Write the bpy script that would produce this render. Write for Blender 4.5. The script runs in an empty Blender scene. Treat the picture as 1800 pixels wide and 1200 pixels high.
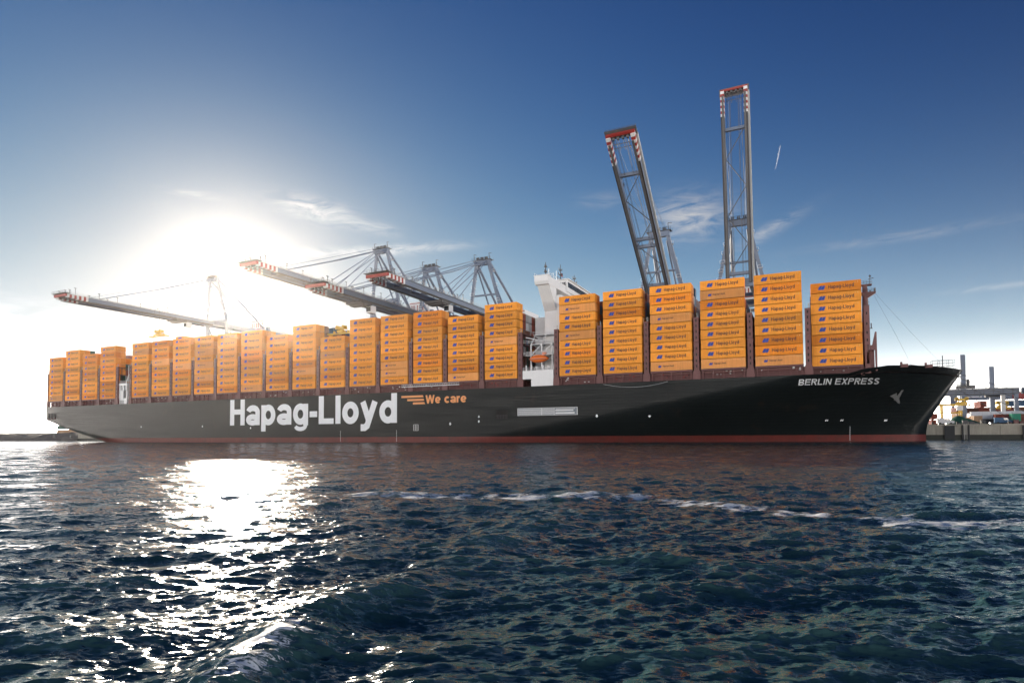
import bpy, math, random
import numpy as np
from mathutils import Vector, Matrix

random.seed(7)
rng = np.random.default_rng(11)
scene = bpy.context.scene
COL = scene.collection

# ------------------------------------------------------------------ camera
# ship's near side is the plane y = 0, bow towards +x, water level z = 0
CAM = Vector((-17.07, -184.58, 2.5))
YAW, PITCH, ROLL = 0.4483, 0.0390, -0.0054
fw = Vector((-math.sin(YAW) * math.cos(PITCH), math.cos(YAW) * math.cos(PITCH), math.sin(PITCH)))
rt = Vector((math.cos(YAW), math.sin(YAW), 0))
up = rt.cross(fw)
cr = rt * math.cos(ROLL) + up * math.sin(ROLL)
cu = -rt * math.sin(ROLL) + up * math.cos(ROLL)
cd = bpy.data.cameras.new('camera')
cam = bpy.data.objects.new('camera', cd)
COL.objects.link(cam)
m = Matrix((cr, cu, -fw)).transposed().to_4x4()
m.translation = CAM
cam.matrix_world = m
cd.sensor_width = 36
cd.lens = 1074.48 / 1800 * 36
cd.shift_y = (722.14 - 600) / 1800
cd.clip_start = 0.1
cd.clip_end = 60000
scene.camera = cam

# ------------------------------------------------------------------ sun and sky
SUN_EL = math.radians(12.1)
SUN_AZ = math.radians(-50.1)          # from +y towards +x
sun_dir = Vector((math.sin(SUN_AZ) * math.cos(SUN_EL), math.cos(SUN_AZ) * math.cos(SUN_EL), math.sin(SUN_EL)))
sd = bpy.data.lights.new('sun', 'SUN')
sd.energy = 5.0
sd.angle = math.radians(0.53)
sd.color = (1.0, 0.87, 0.70)
sun = bpy.data.objects.new('sun', sd)
COL.objects.link(sun)
sun.rotation_euler = sun_dir.to_track_quat('Z', 'Y').to_euler()
sun.location = (-300, 250, 200)

world = bpy.data.worlds.new('World')
scene.world = world
world.use_nodes = True
wt = world.node_tree
wt.nodes.clear()


def N(tree, typ, **kw):
    n = tree.nodes.new(typ)
    for k, v in kw.items():
        setattr(n, k, v)
    return n


def math_node(tree, op, a, b=None, clamp=False):
    n = tree.nodes.new('ShaderNodeMath')
    n.operation = op
    n.use_clamp = clamp
    for i, v in enumerate((a, b)):
        if v is None:
            continue
        if isinstance(v, (int, float)):
            n.inputs[i].default_value = v
        else:
            tree.links.new(v, n.inputs[i])
    return n.outputs[0]


def build_sky():
    L = wt.links.new
    sky = N(wt, 'ShaderNodeTexSky', sky_type='NISHITA')
    sky.sun_disc = False
    sky.sun_elevation = SUN_EL
    sky.sun_rotation = SUN_AZ
    sky.altitude = 0
    sky.air_density = 1.0
    sky.dust_density = 0.2
    sky.ozone_density = 1.9
    # thin high cirrus, placed by compass direction and height above the horizon
    tc = N(wt, 'ShaderNodeTexCoord')
    sep = N(wt, 'ShaderNodeSeparateXYZ')
    L(tc.outputs['Generated'], sep.inputs[0])
    az = math_node(wt, 'ARCTAN2', sep.outputs[0], sep.outputs[1])
    el = math_node(wt, 'ARCSINE', sep.outputs[2])
    comb = N(wt, 'ShaderNodeCombineXYZ')
    L(az, comb.inputs[0]); L(el, comb.inputs[1])
    env = None
    for (a, e, sa, se, tilt, g) in CLOUDS:
        da = math_node(wt, 'SUBTRACT', az, math.radians(a))
        de = math_node(wt, 'SUBTRACT', el, math.radians(e))
        de = math_node(wt, 'SUBTRACT', de, math_node(wt, 'MULTIPLY', da, tilt))
        qa = math_node(wt, 'POWER', math_node(wt, 'ABSOLUTE', math_node(wt, 'DIVIDE', da, math.radians(sa))), 2.0)
        qe = math_node(wt, 'POWER', math_node(wt, 'ABSOLUTE', math_node(wt, 'DIVIDE', de, math.radians(se))), 2.0)
        v = math_node(wt, 'EXPONENT', math_node(wt, 'MULTIPLY', math_node(wt, 'ADD', qa, qe), -1.0))
        v = math_node(wt, 'MULTIPLY', v, g)
        env = v if env is None else math_node(wt, 'ADD', env, v)
    mp = N(wt, 'ShaderNodeMapping')
    L(comb.outputs[0], mp.inputs['Vector'])
    mp.inputs['Rotation'].default_value = (0, 0, math.radians(-14))
    mp.inputs['Scale'].default_value = (16, 62, 1)
    nz = N(wt, 'ShaderNodeTexNoise')
    nz.inputs['Scale'].default_value = 1.0
    nz.inputs['Detail'].default_value = 7
    nz.inputs['Roughness'].default_value = 0.62
    nz.inputs['Distortion'].default_value = 0.7
    L(mp.outputs[0], nz.inputs['Vector'])
    nv = math_node(wt, 'SUBTRACT', nz.outputs[0], 0.36)
    nv = math_node(wt, 'MULTIPLY', nv, 3.2, clamp=True)
    dens = math_node(wt, 'MULTIPLY', nv, env, clamp=True)
    # film-like response of the clear sky, everywhere alike: deeper blue overhead, a soft shoulder towards the sun
    def vm(op, a_, b_=None, c_=None):
        n = N(wt, 'ShaderNodeVectorMath', operation=op)
        for i, v in enumerate((a_, b_, c_)):
            if v is None:
                continue
            if isinstance(v, tuple):
                n.inputs[i].default_value = v
            else:
                L(v, n.inputs[i])
        return n.outputs[0]
    gm = N(wt, 'ShaderNodeGamma')
    gm.inputs['Gamma'].default_value = SKY_GAMMA
    L(vm('MULTIPLY', sky.outputs[0], (0.25, 0.25, 0.25)), gm.inputs['Color'])
    x = vm('MULTIPLY', gm.outputs[0], SKY_GAIN)
    x = vm('DIVIDE', x, vm('MULTIPLY_ADD', x, (1 / SKY_SHOULDER,) * 3, (1, 1, 1)))
    # bright hazy band low over the whole horizon
    band = math_node(wt, 'EXPONENT', math_node(wt, 'MULTIPLY', math_node(wt, 'ABSOLUTE', el), -1 / math.radians(BAND_H)))
    bc = N(wt, 'ShaderNodeCombineXYZ')
    wide = math_node(wt, 'EXPONENT', math_node(wt, 'MULTIPLY', math_node(wt, 'ABSOLUTE', el), -1 / math.radians(WIDE_H)))
    for i, (k, k2) in enumerate(zip(BAND, WIDE)):
        L(math_node(wt, 'ADD', math_node(wt, 'MULTIPLY', band, k), math_node(wt, 'MULTIPLY', wide, k2)), bc.inputs[i])
    x = vm('ADD', x, bc.outputs[0])
    clear = vm('MULTIPLY', x, (10, 10, 10))
    mix = N(wt, 'ShaderNodeMix', data_type='RGBA')
    L(dens, mix.inputs['Factor'])
    L(clear, mix.inputs[6])
    # cloud takes the sky's own colour, whitened and brightened
    bw = N(wt, 'ShaderNodeRGBToBW')
    L(clear, bw.inputs[0])
    cb = N(wt, 'ShaderNodeCombineColor')
    cv = math_node(wt, 'ADD', math_node(wt, 'MULTIPLY', bw.outputs[0], 1.25), CLOUD_ADD)
    for i, k in enumerate((1.0, 0.98, 0.97)):
        L(math_node(wt, 'MULTIPLY', cv, k), cb.inputs[i])
    L(cb.outputs[0], mix.inputs[7])
    bg = N(wt, 'ShaderNodeBackground')
    bg.inputs['Strength'].default_value = SKY_STRENGTH
    L(mix.outputs[2], bg.inputs['Color'])
    out = N(wt, 'ShaderNodeOutputWorld')
    L(bg.outputs[0], out.inputs['Surface'])


# azimuth, elevation, half widths in degrees, tilt, strength
CLOUDS = [(-43.5, 19.6, 3.0, 0.8, -0.12, 1.3), (-38.5, 18.5, 2.0, 0.5, -0.1, 0.6),
          (-9.5, 19.0, 3.2, 1.7, 0.0, 0.9), (-2.4, 17.2, 2.4, 0.5, 0.42, 0.75), (-17, 21, 2.0, 0.6, 0, 0.3),
          (-38.0, 16.6, 6.5, 0.42, 0.1, 1.0), (8.0, 15.2, 7.0, 0.35, 0.0, 0.28), (13.5, 10.6, 3.0, 0.2, 0.0, 0.35),
          (-66.0, 6.8, 6.5, 2.2, 0.0, 1.6), (-53.5, 19.6, 2.0, 0.3, 0.0, 0.3)]
SKY_GAMMA = 2.25
SKY_GAIN = (0.27, 0.305, 0.40)
SKY_SHOULDER = 0.44
BAND = (26.0, 23.4, 21.2)
BAND_H = 1.2
WIDE = (0.80, 0.82, 0.86)
WIDE_H = 5.5
SKY_STRENGTH = 0.10
CLOUD_ADD = 2.6
build_sky()

scene.view_settings.view_transform = 'Standard'
scene.view_settings.look = 'None'
scene.view_settings.gamma = 1
scene.view_settings.use_curve_mapping = False
scene.view_settings.exposure = 0.6
scene.cycles.max_bounces = 4
scene.cycles.diffuse_bounces = 2
scene.cycles.glossy_bounces = 3
scene.cycles.transmission_bounces = 1
scene.cycles.transparent_max_bounces = 4
scene.cycles.blur_glossy = 1.0
scene.cycles.use_adaptive_sampling = True
scene.cycles.adaptive_threshold = 0.02
world.cycles.sampling_method = 'MANUAL'
world.cycles.sample_map_resolution = 512
scene.cycles.volume_bounces = 0
scene.cycles.use_denoising = True
scene.cycles.sample_clamp_indirect = 4


# ------------------------------------------------------------------ materials
MATS = {}


def mat(name, col, rough=0.55, metal=0.0, var=0.12, scale=0.6, spec=0.5, bump=0.0, bscale=4.0, streak=0.0, rnd=0.0, dirt=None):
    if name in MATS:
        return MATS[name]
    mt = bpy.data.materials.new(name)
    mt.use_nodes = True
    t = mt.node_tree
    p = t.nodes['Principled BSDF']
    p.inputs['Roughness'].default_value = rough
    p.inputs['Metallic'].default_value = metal
    p.inputs['Specular IOR Level'].default_value = spec
    L = t.links.new
    tc = N(t, 'ShaderNodeTexCoord')
    oi = N(t, 'ShaderNodeObjectInfo')
    # every object shifts the pattern so that copies do not repeat
    sh = N(t, 'ShaderNodeVectorMath', operation='MULTIPLY_ADD')
    L(oi.outputs['Random'], sh.inputs[0])
    sh.inputs[1].default_value = (173.0, 91.0, 57.0)
    L(tc.outputs['Object'], sh.inputs[2])
    nz = N(t, 'ShaderNodeTexNoise')
    nz.inputs['Scale'].default_value = scale
    nz.inputs['Detail'].default_value = 6
    nz.inputs['Roughness'].default_value = 0.65
    L(sh.outputs[0], nz.inputs['Vector'])
    f = math_node(t, 'ADD', math_node(t, 'MULTIPLY', math_node(t, 'SUBTRACT', nz.outputs[0], 0.5), 2 * var * 1.6), 1.0)
    if streak:
        mp = N(t, 'ShaderNodeMapping')
        mp.inputs['Scale'].default_value = (2.2, 2.2, 0.12)
        L(sh.outputs[0], mp.inputs['Vector'])
        n2 = N(t, 'ShaderNodeTexNoise')
        n2.inputs['Scale'].default_value = 1.3
        n2.inputs['Detail'].default_value = 5
        L(mp.outputs[0], n2.inputs['Vector'])
        f2 = math_node(t, 'ADD', math_node(t, 'MULTIPLY', math_node(t, 'SUBTRACT', n2.outputs[0], 0.5), 2 * streak), 1.0)
        f = math_node(t, 'MULTIPLY', f, f2)
    if rnd:
        f = math_node(t, 'MULTIPLY', f, math_node(t, 'ADD', math_node(t, 'MULTIPLY', oi.outputs['Random'], 2 * rnd), 1 - rnd))
    vm = N(t, 'ShaderNodeVectorMath', operation='SCALE')
    vm.inputs[0].default_value = col[:3]
    L(f, vm.inputs['Scale'])
    colour = vm.outputs[0]
    if dirt:
        n3 = N(t, 'ShaderNodeTexNoise')
        n3.inputs['Scale'].default_value = dirt[1]
        n3.inputs['Detail'].default_value = 8
        n3.inputs['Roughness'].default_value = 0.7
        L(sh.outputs[0], n3.inputs['Vector'])
        k = math_node(t, 'MULTIPLY', math_node(t, 'SUBTRACT', n3.outputs[0], dirt[2]), dirt[3], clamp=True)
        mx = N(t, 'ShaderNodeMix', data_type='RGBA')
        L(k, mx.inputs['Factor'])
        L(colour, mx.inputs[6])
        mx.inputs[7].default_value = (*dirt[0], 1)
        colour = mx.outputs[2]
    L(colour, p.inputs['Base Color'])
    if bump:
        bn = N(t, 'ShaderNodeTexNoise')
        bn.inputs['Scale'].default_value = bscale
        bn.inputs['Detail'].default_value = 4
        L(tc.outputs['Object'], bn.inputs['Vector'])
        b = N(t, 'ShaderNodeBump')
        b.inputs['Strength'].default_value = bump
        b.inputs['Distance'].default_value = 0.05
        L(bn.outputs[0], b.inputs['Height'])
        L(b.outputs[0], p.inputs['Normal'])
    MATS[name] = mt
    return mt


def hull_mat():
    mt = mat('hull_paint', (0.010, 0.0135, 0.0145), rough=0.38, var=0.22, scale=0.05, spec=0.17, streak=0.3, dirt=((0.045, 0.028, 0.02), 0.09, 0.60, 4.0))
    t = mt.node_tree
    L = t.links.new
    p = t.nodes['Principled BSDF']
    tc = N(t, 'ShaderNodeTexCoord')
    sp = N(t, 'ShaderNodeSeparateXYZ')
    L(tc.outputs['Object'], sp.inputs[0])
    cb = N(t, 'ShaderNodeCombineXYZ')
    L(sp.outputs[0], cb.inputs[0]); L(sp.outputs[2], cb.inputs[1])
    br = N(t, 'ShaderNodeTexBrick')
    br.inputs['Scale'].default_value = 1.0
    br.inputs['Brick Width'].default_value = 11.0
    br.inputs['Row Height'].default_value = 0.92
    br.inputs['Mortar Size'].default_value = 0.035
    br.inputs['Mortar Smooth'].default_value = 0.6
    br.inputs['Color1'].default_value = (1, 1, 1, 1)
    br.inputs['Color2'].default_value = (0.93, 0.93, 0.93, 1)
    br.inputs['Mortar'].default_value = (0.2, 0.2, 0.2, 1)
    L(cb.outputs[0], br.inputs['Vector'])
    nz = N(t, 'ShaderNodeTexNoise')
    nz.inputs['Scale'].default_value = 0.55
    nz.inputs['Detail'].default_value = 5
    mp = N(t, 'ShaderNodeMapping')
    mp.inputs['Scale'].default_value = (0.25, 1, 1.6)
    L(tc.outputs['Object'], mp.inputs['Vector'])
    L(mp.outputs[0], nz.inputs['Vector'])
    h = math_node(t, 'ADD', math_node(t, 'MULTIPLY', br.outputs[0], 0.5), nz.outputs[0])
    b = N(t, 'ShaderNodeBump')
    b.inputs['Strength'].default_value = 0.8
    b.inputs['Distance'].default_value = 0.07
    L(h, b.inputs['Height'])
    L(b.outputs[0], p.inputs['Normal'])
    # plate seams and strakes also show in the paint: colour and gloss
    old = p.inputs['Base Color'].links[0].from_socket
    sc = N(t, 'ShaderNodeVectorMath', operation='SCALE')
    L(old, sc.inputs[0])
    L(math_node(t, 'ADD', math_node(t, 'MULTIPLY', br.outputs[0], 0.75), 0.28), sc.inputs['Scale'])
    L(sc.outputs[0], p.inputs['Base Color'])
    n4 = N(t, 'ShaderNodeTexNoise'); n4.inputs['Scale'].default_value = 0.5; n4.inputs['Detail'].default_value = 6
    mp4 = N(t, 'ShaderNodeMapping'); mp4.inputs['Scale'].default_value = (0.12, 1, 1.8)
    L(tc.outputs['Object'], mp4.inputs['Vector']); L(mp4.outputs[0], n4.inputs['Vector'])
    L(math_node(t, 'ADD', math_node(t, 'MULTIPLY', n4.outputs[0], 0.34), math_node(t, 'SUBTRACT', 0.42, math_node(t, 'MULTIPLY', br.outputs[0], 0.2))), p.inputs['Roughness'])
    return mt


M_hull = hull_mat()
M_boot = mat('boot_red', (0.15, 0.030, 0.025), rough=0.6, var=0.2, scale=0.2, streak=0.3, dirt=((0.05, 0.04, 0.035), 0.35, 0.5, 3.0))
M_maroon = mat('maroon_steel', (0.155, 0.062, 0.060), rough=0.55, var=0.15, scale=0.5, rnd=0.08)
M_dark = mat('dark_recess', (0.012, 0.010, 0.010), rough=0.8)
M_white = mat('white_paint', (0.78, 0.79, 0.80), rough=0.4, var=0.05, scale=0.3, streak=0.06)
M_letter = mat('letter_white', (0.84, 0.87, 0.90), rough=0.45, var=0.06, scale=0.4, streak=0.05)
M_oranget = mat('letter_orange', (0.80, 0.33, 0.11), rough=0.5, var=0.05)
M_lifeboat = mat('lifeboat_orange', (0.75, 0.17, 0.03), rough=0.35, var=0.08)
M_glass = mat('window_glass', (0.02, 0.025, 0.03), rough=0.08, var=0.1)
M_steel = mat('crane_steel', (0.14, 0.18, 0.255), rough=0.45, var=0.10, scale=0.25, rnd=0.06, dirt=((0.14, 0.13, 0.13), 0.5, 0.62, 3.0))
M_soffit_shade = mat('girder_soffit_shade', (0.040, 0.036, 0.036), rough=0.6, var=0.25, scale=0.3)  # dark underside colour, carries the shade of the backlit raised booms
M_steel2 = mat('crane_dark', (0.09, 0.09, 0.095), rough=0.6, var=0.15)
M_red = mat('crane_red', (0.30, 0.028, 0.022), rough=0.5, var=0.12)
M_cwhite = mat('crane_white', (0.72, 0.73, 0.75), rough=0.5, var=0.06)
M_rail = mat('railing_grey', (0.42, 0.42, 0.40), rough=0.5, var=0.1)
M_yellow = mat('machine_yellow', (0.75, 0.48, 0.05), rough=0.5, var=0.1)
M_rope = mat('wire_rope', (0.07, 0.07, 0.075), rough=0.6)
M_conc = mat('quay_concrete', (0.36, 0.34, 0.29), rough=0.85, var=0.25, scale=0.22, streak=0.35, bump=0.4, dirt=((0.30, 0.17, 0.07), 0.16, 0.6, 4.0))
M_algae = mat('wet_algae_concrete', (0.016, 0.021, 0.015), rough=0.6, var=0.4, scale=0.5, bump=0.5)
M_fender = mat('fender_black', (0.012, 0.015, 0.02), rough=0.6, var=0.2)
M_apron = mat('quay_apron', (0.22, 0.21, 0.20), rough=0.9, var=0.2, scale=0.05)
M_rock = mat('rock_slope', (0.17, 0.15, 0.13), rough=0.9, var=0.35, scale=0.6, bump=0.8, bscale=1.2)
M_navy = mat('container_print_dark', (0.035, 0.028, 0.04), rough=0.6, var=0.1)
M_blue = mat('emblem_blue', (0.022, 0.060, 0.33), rough=0.55, var=0.08)
M_sticker = mat('sticker_yellow', (0.8, 0.62, 0.25), rough=0.6)
M_tarp = mat('green_netting', (0.012, 0.085, 0.06), rough=0.8, var=0.3, scale=1.5, bump=0.8)
M_anchor = mat('anchor_grey', (0.075, 0.078, 0.08), rough=0.6, var=0.2, scale=1.5)


def cmat(name, col, **kw):
    return mat(name, col, rough=0.5, spec=0.22, var=0.10, scale=0.35, streak=0.2, rnd=0.2,
               dirt=((0.10, 0.055, 0.03), 0.7, 0.66, 5.0), **kw)


C_OR = cmat('container_orange', (0.86, 0.345, 0.045))
C_OR2 = cmat('container_orange_deep', (0.80, 0.27, 0.025))
C_OR3 = cmat('container_orange_faded', (0.80, 0.36, 0.11))
C_RED = cmat('container_rust_red', (0.26, 0.065, 0.045))
C_BROWN = cmat('container_brown', (0.17, 0.075, 0.05))
C_GREY = cmat('container_grey', (0.45, 0.47, 0.50))
C_BLUE = cmat('container_blue', (0.05, 0.12, 0.22))
C_TEAL = cmat('container_green', (0.03, 0.26, 0.17))
C_DKG = cmat('container_dark_green', (0.03, 0.10, 0.08))
C_WHITE = cmat('container_white', (0.70, 0.73, 0.78))
C_TAN = cmat('container_tan', (0.55, 0.36, 0.22))


# ------------------------------------------------------------------ mesh helpers
class MB:
    def __init__(self):
        self.v = []; self.f = []; self.mi = []; self.cut = []

    def _add(self, vs, fs, mi=0):
        o = len(self.v)
        self.cut.append((o, len(self.f)))
        self.v.extend([tuple(p) for p in vs])
        self.f.extend([tuple(i + o for i in f) for f in fs])
        self.mi.extend([mi] * len(fs))
        return self

    def box(self, x0, x1, y0, y1, z0, z1, mi=0):
        vs = [(x0, y0, z0), (x1, y0, z0), (x1, y1, z0), (x0, y1, z0), (x0, y0, z1), (x1, y0, z1), (x1, y1, z1), (x0, y1, z1)]
        return self._add(vs, [(0, 3, 2, 1), (4, 5, 6, 7), (0, 1, 5, 4), (1, 2, 6, 5), (2, 3, 7, 6), (3, 0, 4, 7)], mi)

    def bar(self, a, b, w, h=None, mi=0, taper=1.0):
        a = Vector(a); b = Vector(b); h = w if h is None else h
        d = (b - a).normalized()
        ref = Vector((0, 0, 1)) if abs(d.z) < 0.95 else Vector((0, 1, 0))
        s = d.cross(ref).normalized(); u = s.cross(d)
        vs = []
        for p, k in ((a, 1.0), (b, taper)):
            for i, j in ((-1, -1), (1, -1), (1, 1), (-1, 1)):
                vs.append(p + s * (i * w / 2 * k) + u * (j * h / 2 * k))
        return self._add(vs, [(0, 1, 2, 3), (7, 6, 5, 4), (0, 4, 5, 1), (1, 5, 6, 2), (2, 6, 7, 3), (3, 7, 4, 0)], mi)

    def tube(self, a, b, r, n=8, mi=0, r2=None):
        a = Vector(a); b = Vector(b); r2 = r if r2 is None else r2
        d = (b - a).normalized()
        ref = Vector((0, 0, 1)) if abs(d.z) < 0.95 else Vector((0, 1, 0))
        s = d.cross(ref).normalized(); u = s.cross(d)
        vs = []
        for p, q in ((a, r), (b, r2)):
            for i in range(n):
                t = 2 * math.pi * i / n
                vs.append(p + s * (math.cos(t) * q) + u * (math.sin(t) * q))
        fs = [(i, (i + 1) % n, n + (i + 1) % n, n + i) for i in range(n)]
        fs += [tuple(reversed(range(n))), tuple(range(n, 2 * n))]
        return self._add(vs, fs, mi)

    def path(self, pts, r, n=5, mi=0):
        for a, b in zip(pts[:-1], pts[1:]):
            self.tube(a, b, r, n, mi)
        return self

    def prism(self, poly, axis, a, b, mi=0):
        """poly: 2D points (anticlockwise); extruded along axis 'x','y','z' from a to b"""
        n = len(poly)

        def P(p, t):
            return {'x': (t, p[0], p[1]), 'y': (p[0], t, p[1]), 'z': (p[0], p[1], t)}[axis]
        vs = [P(p, a) for p in poly] + [P(p, b) for p in poly]
        fs = [tuple(range(n)), tuple(reversed(range(n, 2 * n)))]
        fs += [((i + 1) % n, i, n + i, n + (i + 1) % n) for i in range(n)]
        return self._add(vs, fs, mi)

    def mesh(self, name, mats):
        me = bpy.data.meshes.new(name)
        me.from_pydata(self.v, [], self.f)
        if not isinstance(mats, (list, tuple)):
            mats = [mats]
        for q in mats:
            me.materials.append(q)
        if len(mats) > 1:
            me.polygons.foreach_set('material_index', self.mi)
        me.validate()
        me.update()
        return me

    def build_each(self, name, mats, parent=None):
        """every shape added so far becomes an object of its own"""
        out = []
        for (v0, f0), (v1, f1) in zip(self.cut, self.cut[1:] + [(len(self.v), len(self.f))]):
            q = MB()
            q.v = self.v[v0:v1]
            q.f = [tuple(i - v0 for i in f) for f in self.f[f0:f1]]
            q.mi = self.mi[f0:f1]
            out.append(q.build(name, mats, parent))
        return out

    def build(self, name, mats, parent=None, smooth=False):
        me = self.mesh(name, mats)
        if smooth:
            me.polygons.foreach_set('use_smooth', [True] * len(me.polygons))
        return put(name, me, parent)


def put(name, me, parent=None, loc=None):
    o = bpy.data.objects.new(name, me)
    COL.objects.link(o)
    if parent is not None:
        o.parent = parent
    if loc is not None:
        o.location = loc
    return o


def empty(name, loc=(0, 0, 0)):
    o = bpy.data.objects.new(name, None)
    o.empty_display_size = 1
    COL.objects.link(o)
    o.location = loc
    return o


def tag(o, label, cat, group=None):
    o['label'] = label
    o['category'] = cat
    if group:
        o['group'] = group
    return o


def copy_tree(o, loc=None):
    c = o.copy()
    COL.objects.link(c)
    for ch in o.children:
        d = ch.copy(); COL.objects.link(d); d.parent = c
        for g in ch.children:
            e = g.copy(); COL.objects.link(e); e.parent = d
    if loc is not None:
        c.location = loc
    return c


ORD = ['', 'lowest', 'second', 'third', 'fourth', 'fifth', 'sixth', 'seventh', 'eighth', 'ninth', 'tenth', 'eleventh', 'twelfth',
       'thirteenth', 'fourteenth', 'fifteenth', 'sixteenth', 'seventeenth', 'eighteenth', 'nineteenth', 'twentieth',
       'twenty-first', 'twenty-second', 'twenty-third', 'twenty-fourth']


# ------------------------------------------------------------------ a small stroke font (caps 1.0 high)
def arc(cx, cy, rx, ry, a0, a1, n=14):
    return [(cx + rx * math.cos(math.radians(a0 + (a1 - a0) * i / n)), cy + ry * math.sin(math.radians(a0 + (a1 - a0) * i / n))) for i in range(n + 1)]


def glyph(ch, s, bw=0.60, xh=0.74, ds=-0.27, n=14):
    """strokes of one character: list of (points, closed, width); returns (strokes, advance width)"""
    h = s / 2
    t = s * 0.84           # horizontal strokes a little thinner
    k = t / 2
    cw = bw * 1.10
    if ch == ' ':
        return [], 0.32
    if ch == '-':
        return [([(0.0, 0.36), (0.36, 0.36)], 0, s * 0.9)], 0.36
    if ch == 'l':
        return [([(h, 0), (h, 1)], 0, s)], s
    if ch == 'I':
        return [([(h, 0), (h, 1)], 0, s)], s
    if ch == 'o':
        return [(arc(bw / 2, xh / 2, bw / 2 - h, xh / 2 - k, 0, 360, 2 * n)[:-1], 1, s)], bw
    if ch in 'dpg':
        r = [(arc(bw / 2, xh / 2, bw / 2 - h, xh / 2 - k, 0, 360, 2 * n)[:-1], 1, s * 0.97)]
        if ch == 'd':
            r.append(([(bw - h, 0), (bw - h, 1)], 0, s))
        if ch == 'p':
            r.append(([(h, ds), (h, xh)], 0, s))
        if ch == 'g':
            q = s * 0.66
            r.append(([(bw - h, xh), (bw - h, -0.04)], 0, s))
            r.append((arc(bw / 2, -0.035, bw / 2 - h, -ds - 0.035 - q / 2, 0, -165, n), 0, q))
        return r, bw
    if ch == 'a':
        y2 = xh * 0.52
        return [([(bw - h, 0), (bw - h, xh * 0.62)] + arc(bw / 2, xh * 0.66, bw / 2 - h, xh * 0.34 - k, 5, 168, n), 0, s * 0.97),
                (arc(bw / 2 - 0.01, y2 / 2 + 0.01, bw / 2 - h, y2 / 2 - k + 0.02, 0, 360, 2 * n)[:-1], 1, s * 0.86)], bw
    if ch == 'e':
        return [(arc(bw / 2, xh / 2, bw / 2 - h, xh / 2 - k, -38, -360, 2 * n), 0, s), ([(h, xh * 0.48), (bw - h * 0.7, xh * 0.48)], 0, t * 0.8)], bw
    if ch == 'c':
        return [(arc(bw / 2, xh / 2, bw / 2 - h, xh / 2 - k, -42, -318, 2 * n), 0, s)], bw * 0.96
    if ch == 'r':
        return [([(h, 0), (h, xh)], 0, s), (arc(bw * 0.52, xh * 0.62, bw * 0.52 - h, xh * 0.38 - k, 165, 80, 8), 0, s)], bw * 0.62
    if ch == 'y':
        return [([(h * 0.9, xh), (bw / 2 + 0.01, 0.06)], 0, s), ([(bw - h * 0.9, xh), (bw * 0.40, -0.08), (bw * 0.25, ds + k), (bw * 0.02, ds + k)], 0, s)], bw
    if ch == 'H':
        return [([(h, 0), (h, 1)], 0, s), ([(cw - h, 0), (cw - h, 1)], 0, s), ([(h, 0.52), (cw - h, 0.52)], 0, t)], cw
    if ch == 'L':
        return [([(h, 0), (h, 1)], 0, s), ([(h, k), (cw * 0.86, k)], 0, t)], cw * 0.86
    if ch == 'W':
        w = cw * 1.5
        xs = [h * 0.8, w * 0.27, w * 0.5, w * 0.73, w - h * 0.8]
        return [([(xs[0], 1), (xs[1], 0.0)], 0, s * 0.9), ([(xs[1], 0.0), (xs[2], 1)], 0, s * 0.85), ([(xs[2], 1), (xs[3], 0.0)], 0, s * 0.9), ([(xs[3], 0.0), (xs[4], 1)], 0, s * 0.85)], w
    if ch == 'E':
        return [([(h, 0), (h, 1)], 0, s), ([(h, k), (cw, k)], 0, t), ([(h, 0.52), (cw * 0.94, 0.52)], 0, t), ([(h, 1 - k), (cw, 1 - k)], 0, t)], cw
    if ch in 'BPR':
        r = [([(h, 0), (h, 1)], 0, s)]
        r.append(([(h, 1 - k), (cw * 0.6, 1 - k)] + arc(cw * 0.6, 0.735, cw * 0.4 - h, 0.265 - k, 90, -90, 8) + [(h, 0.47 + k)], 0, t))
        if ch == 'B':
            r.append(([(h, 0.53 - k), (cw * 0.62, 0.53 - k)] + arc(cw * 0.62, 0.265, cw * 0.4 - h, 0.265 - k, 90, -90, 8) + [(h, k)], 0, t))
        if ch == 'R':
            r.append(([(cw * 0.5, 0.5), (cw - h * 0.8, 0)], 0, s))
        return r, cw
    if ch == 'N':
        return [([(h, 0), (h, 1)], 0, s), ([(cw - h, 0), (cw - h, 1)], 0, s), ([(h, 1), (cw - h, 0)], 0, s)], cw
    if ch == 'X':
        return [([(h, 0), (cw - h, 1)], 0, s), ([(h, 1), (cw - h, 0)], 0, s)], cw
    if ch == 'S':
        return [(arc(cw / 2, 0.74, cw / 2 - h, 0.26 - k, 25, 270, 12) + arc(cw / 2, 0.26, cw / 2 - h, 0.26 - k, 90, -155, 12)[1:], 0, s * 0.95)], cw
    if ch == '8':
        return [(arc(cw / 2, 0.74, cw / 2 - h, 0.26 - k, 0, 360, 12)[:-1], 1, t), (arc(cw / 2, 0.26, cw / 2 - h, 0.26 - k, 0, 360, 12)[:-1], 1, t)], cw
    raise KeyError(ch)


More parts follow.
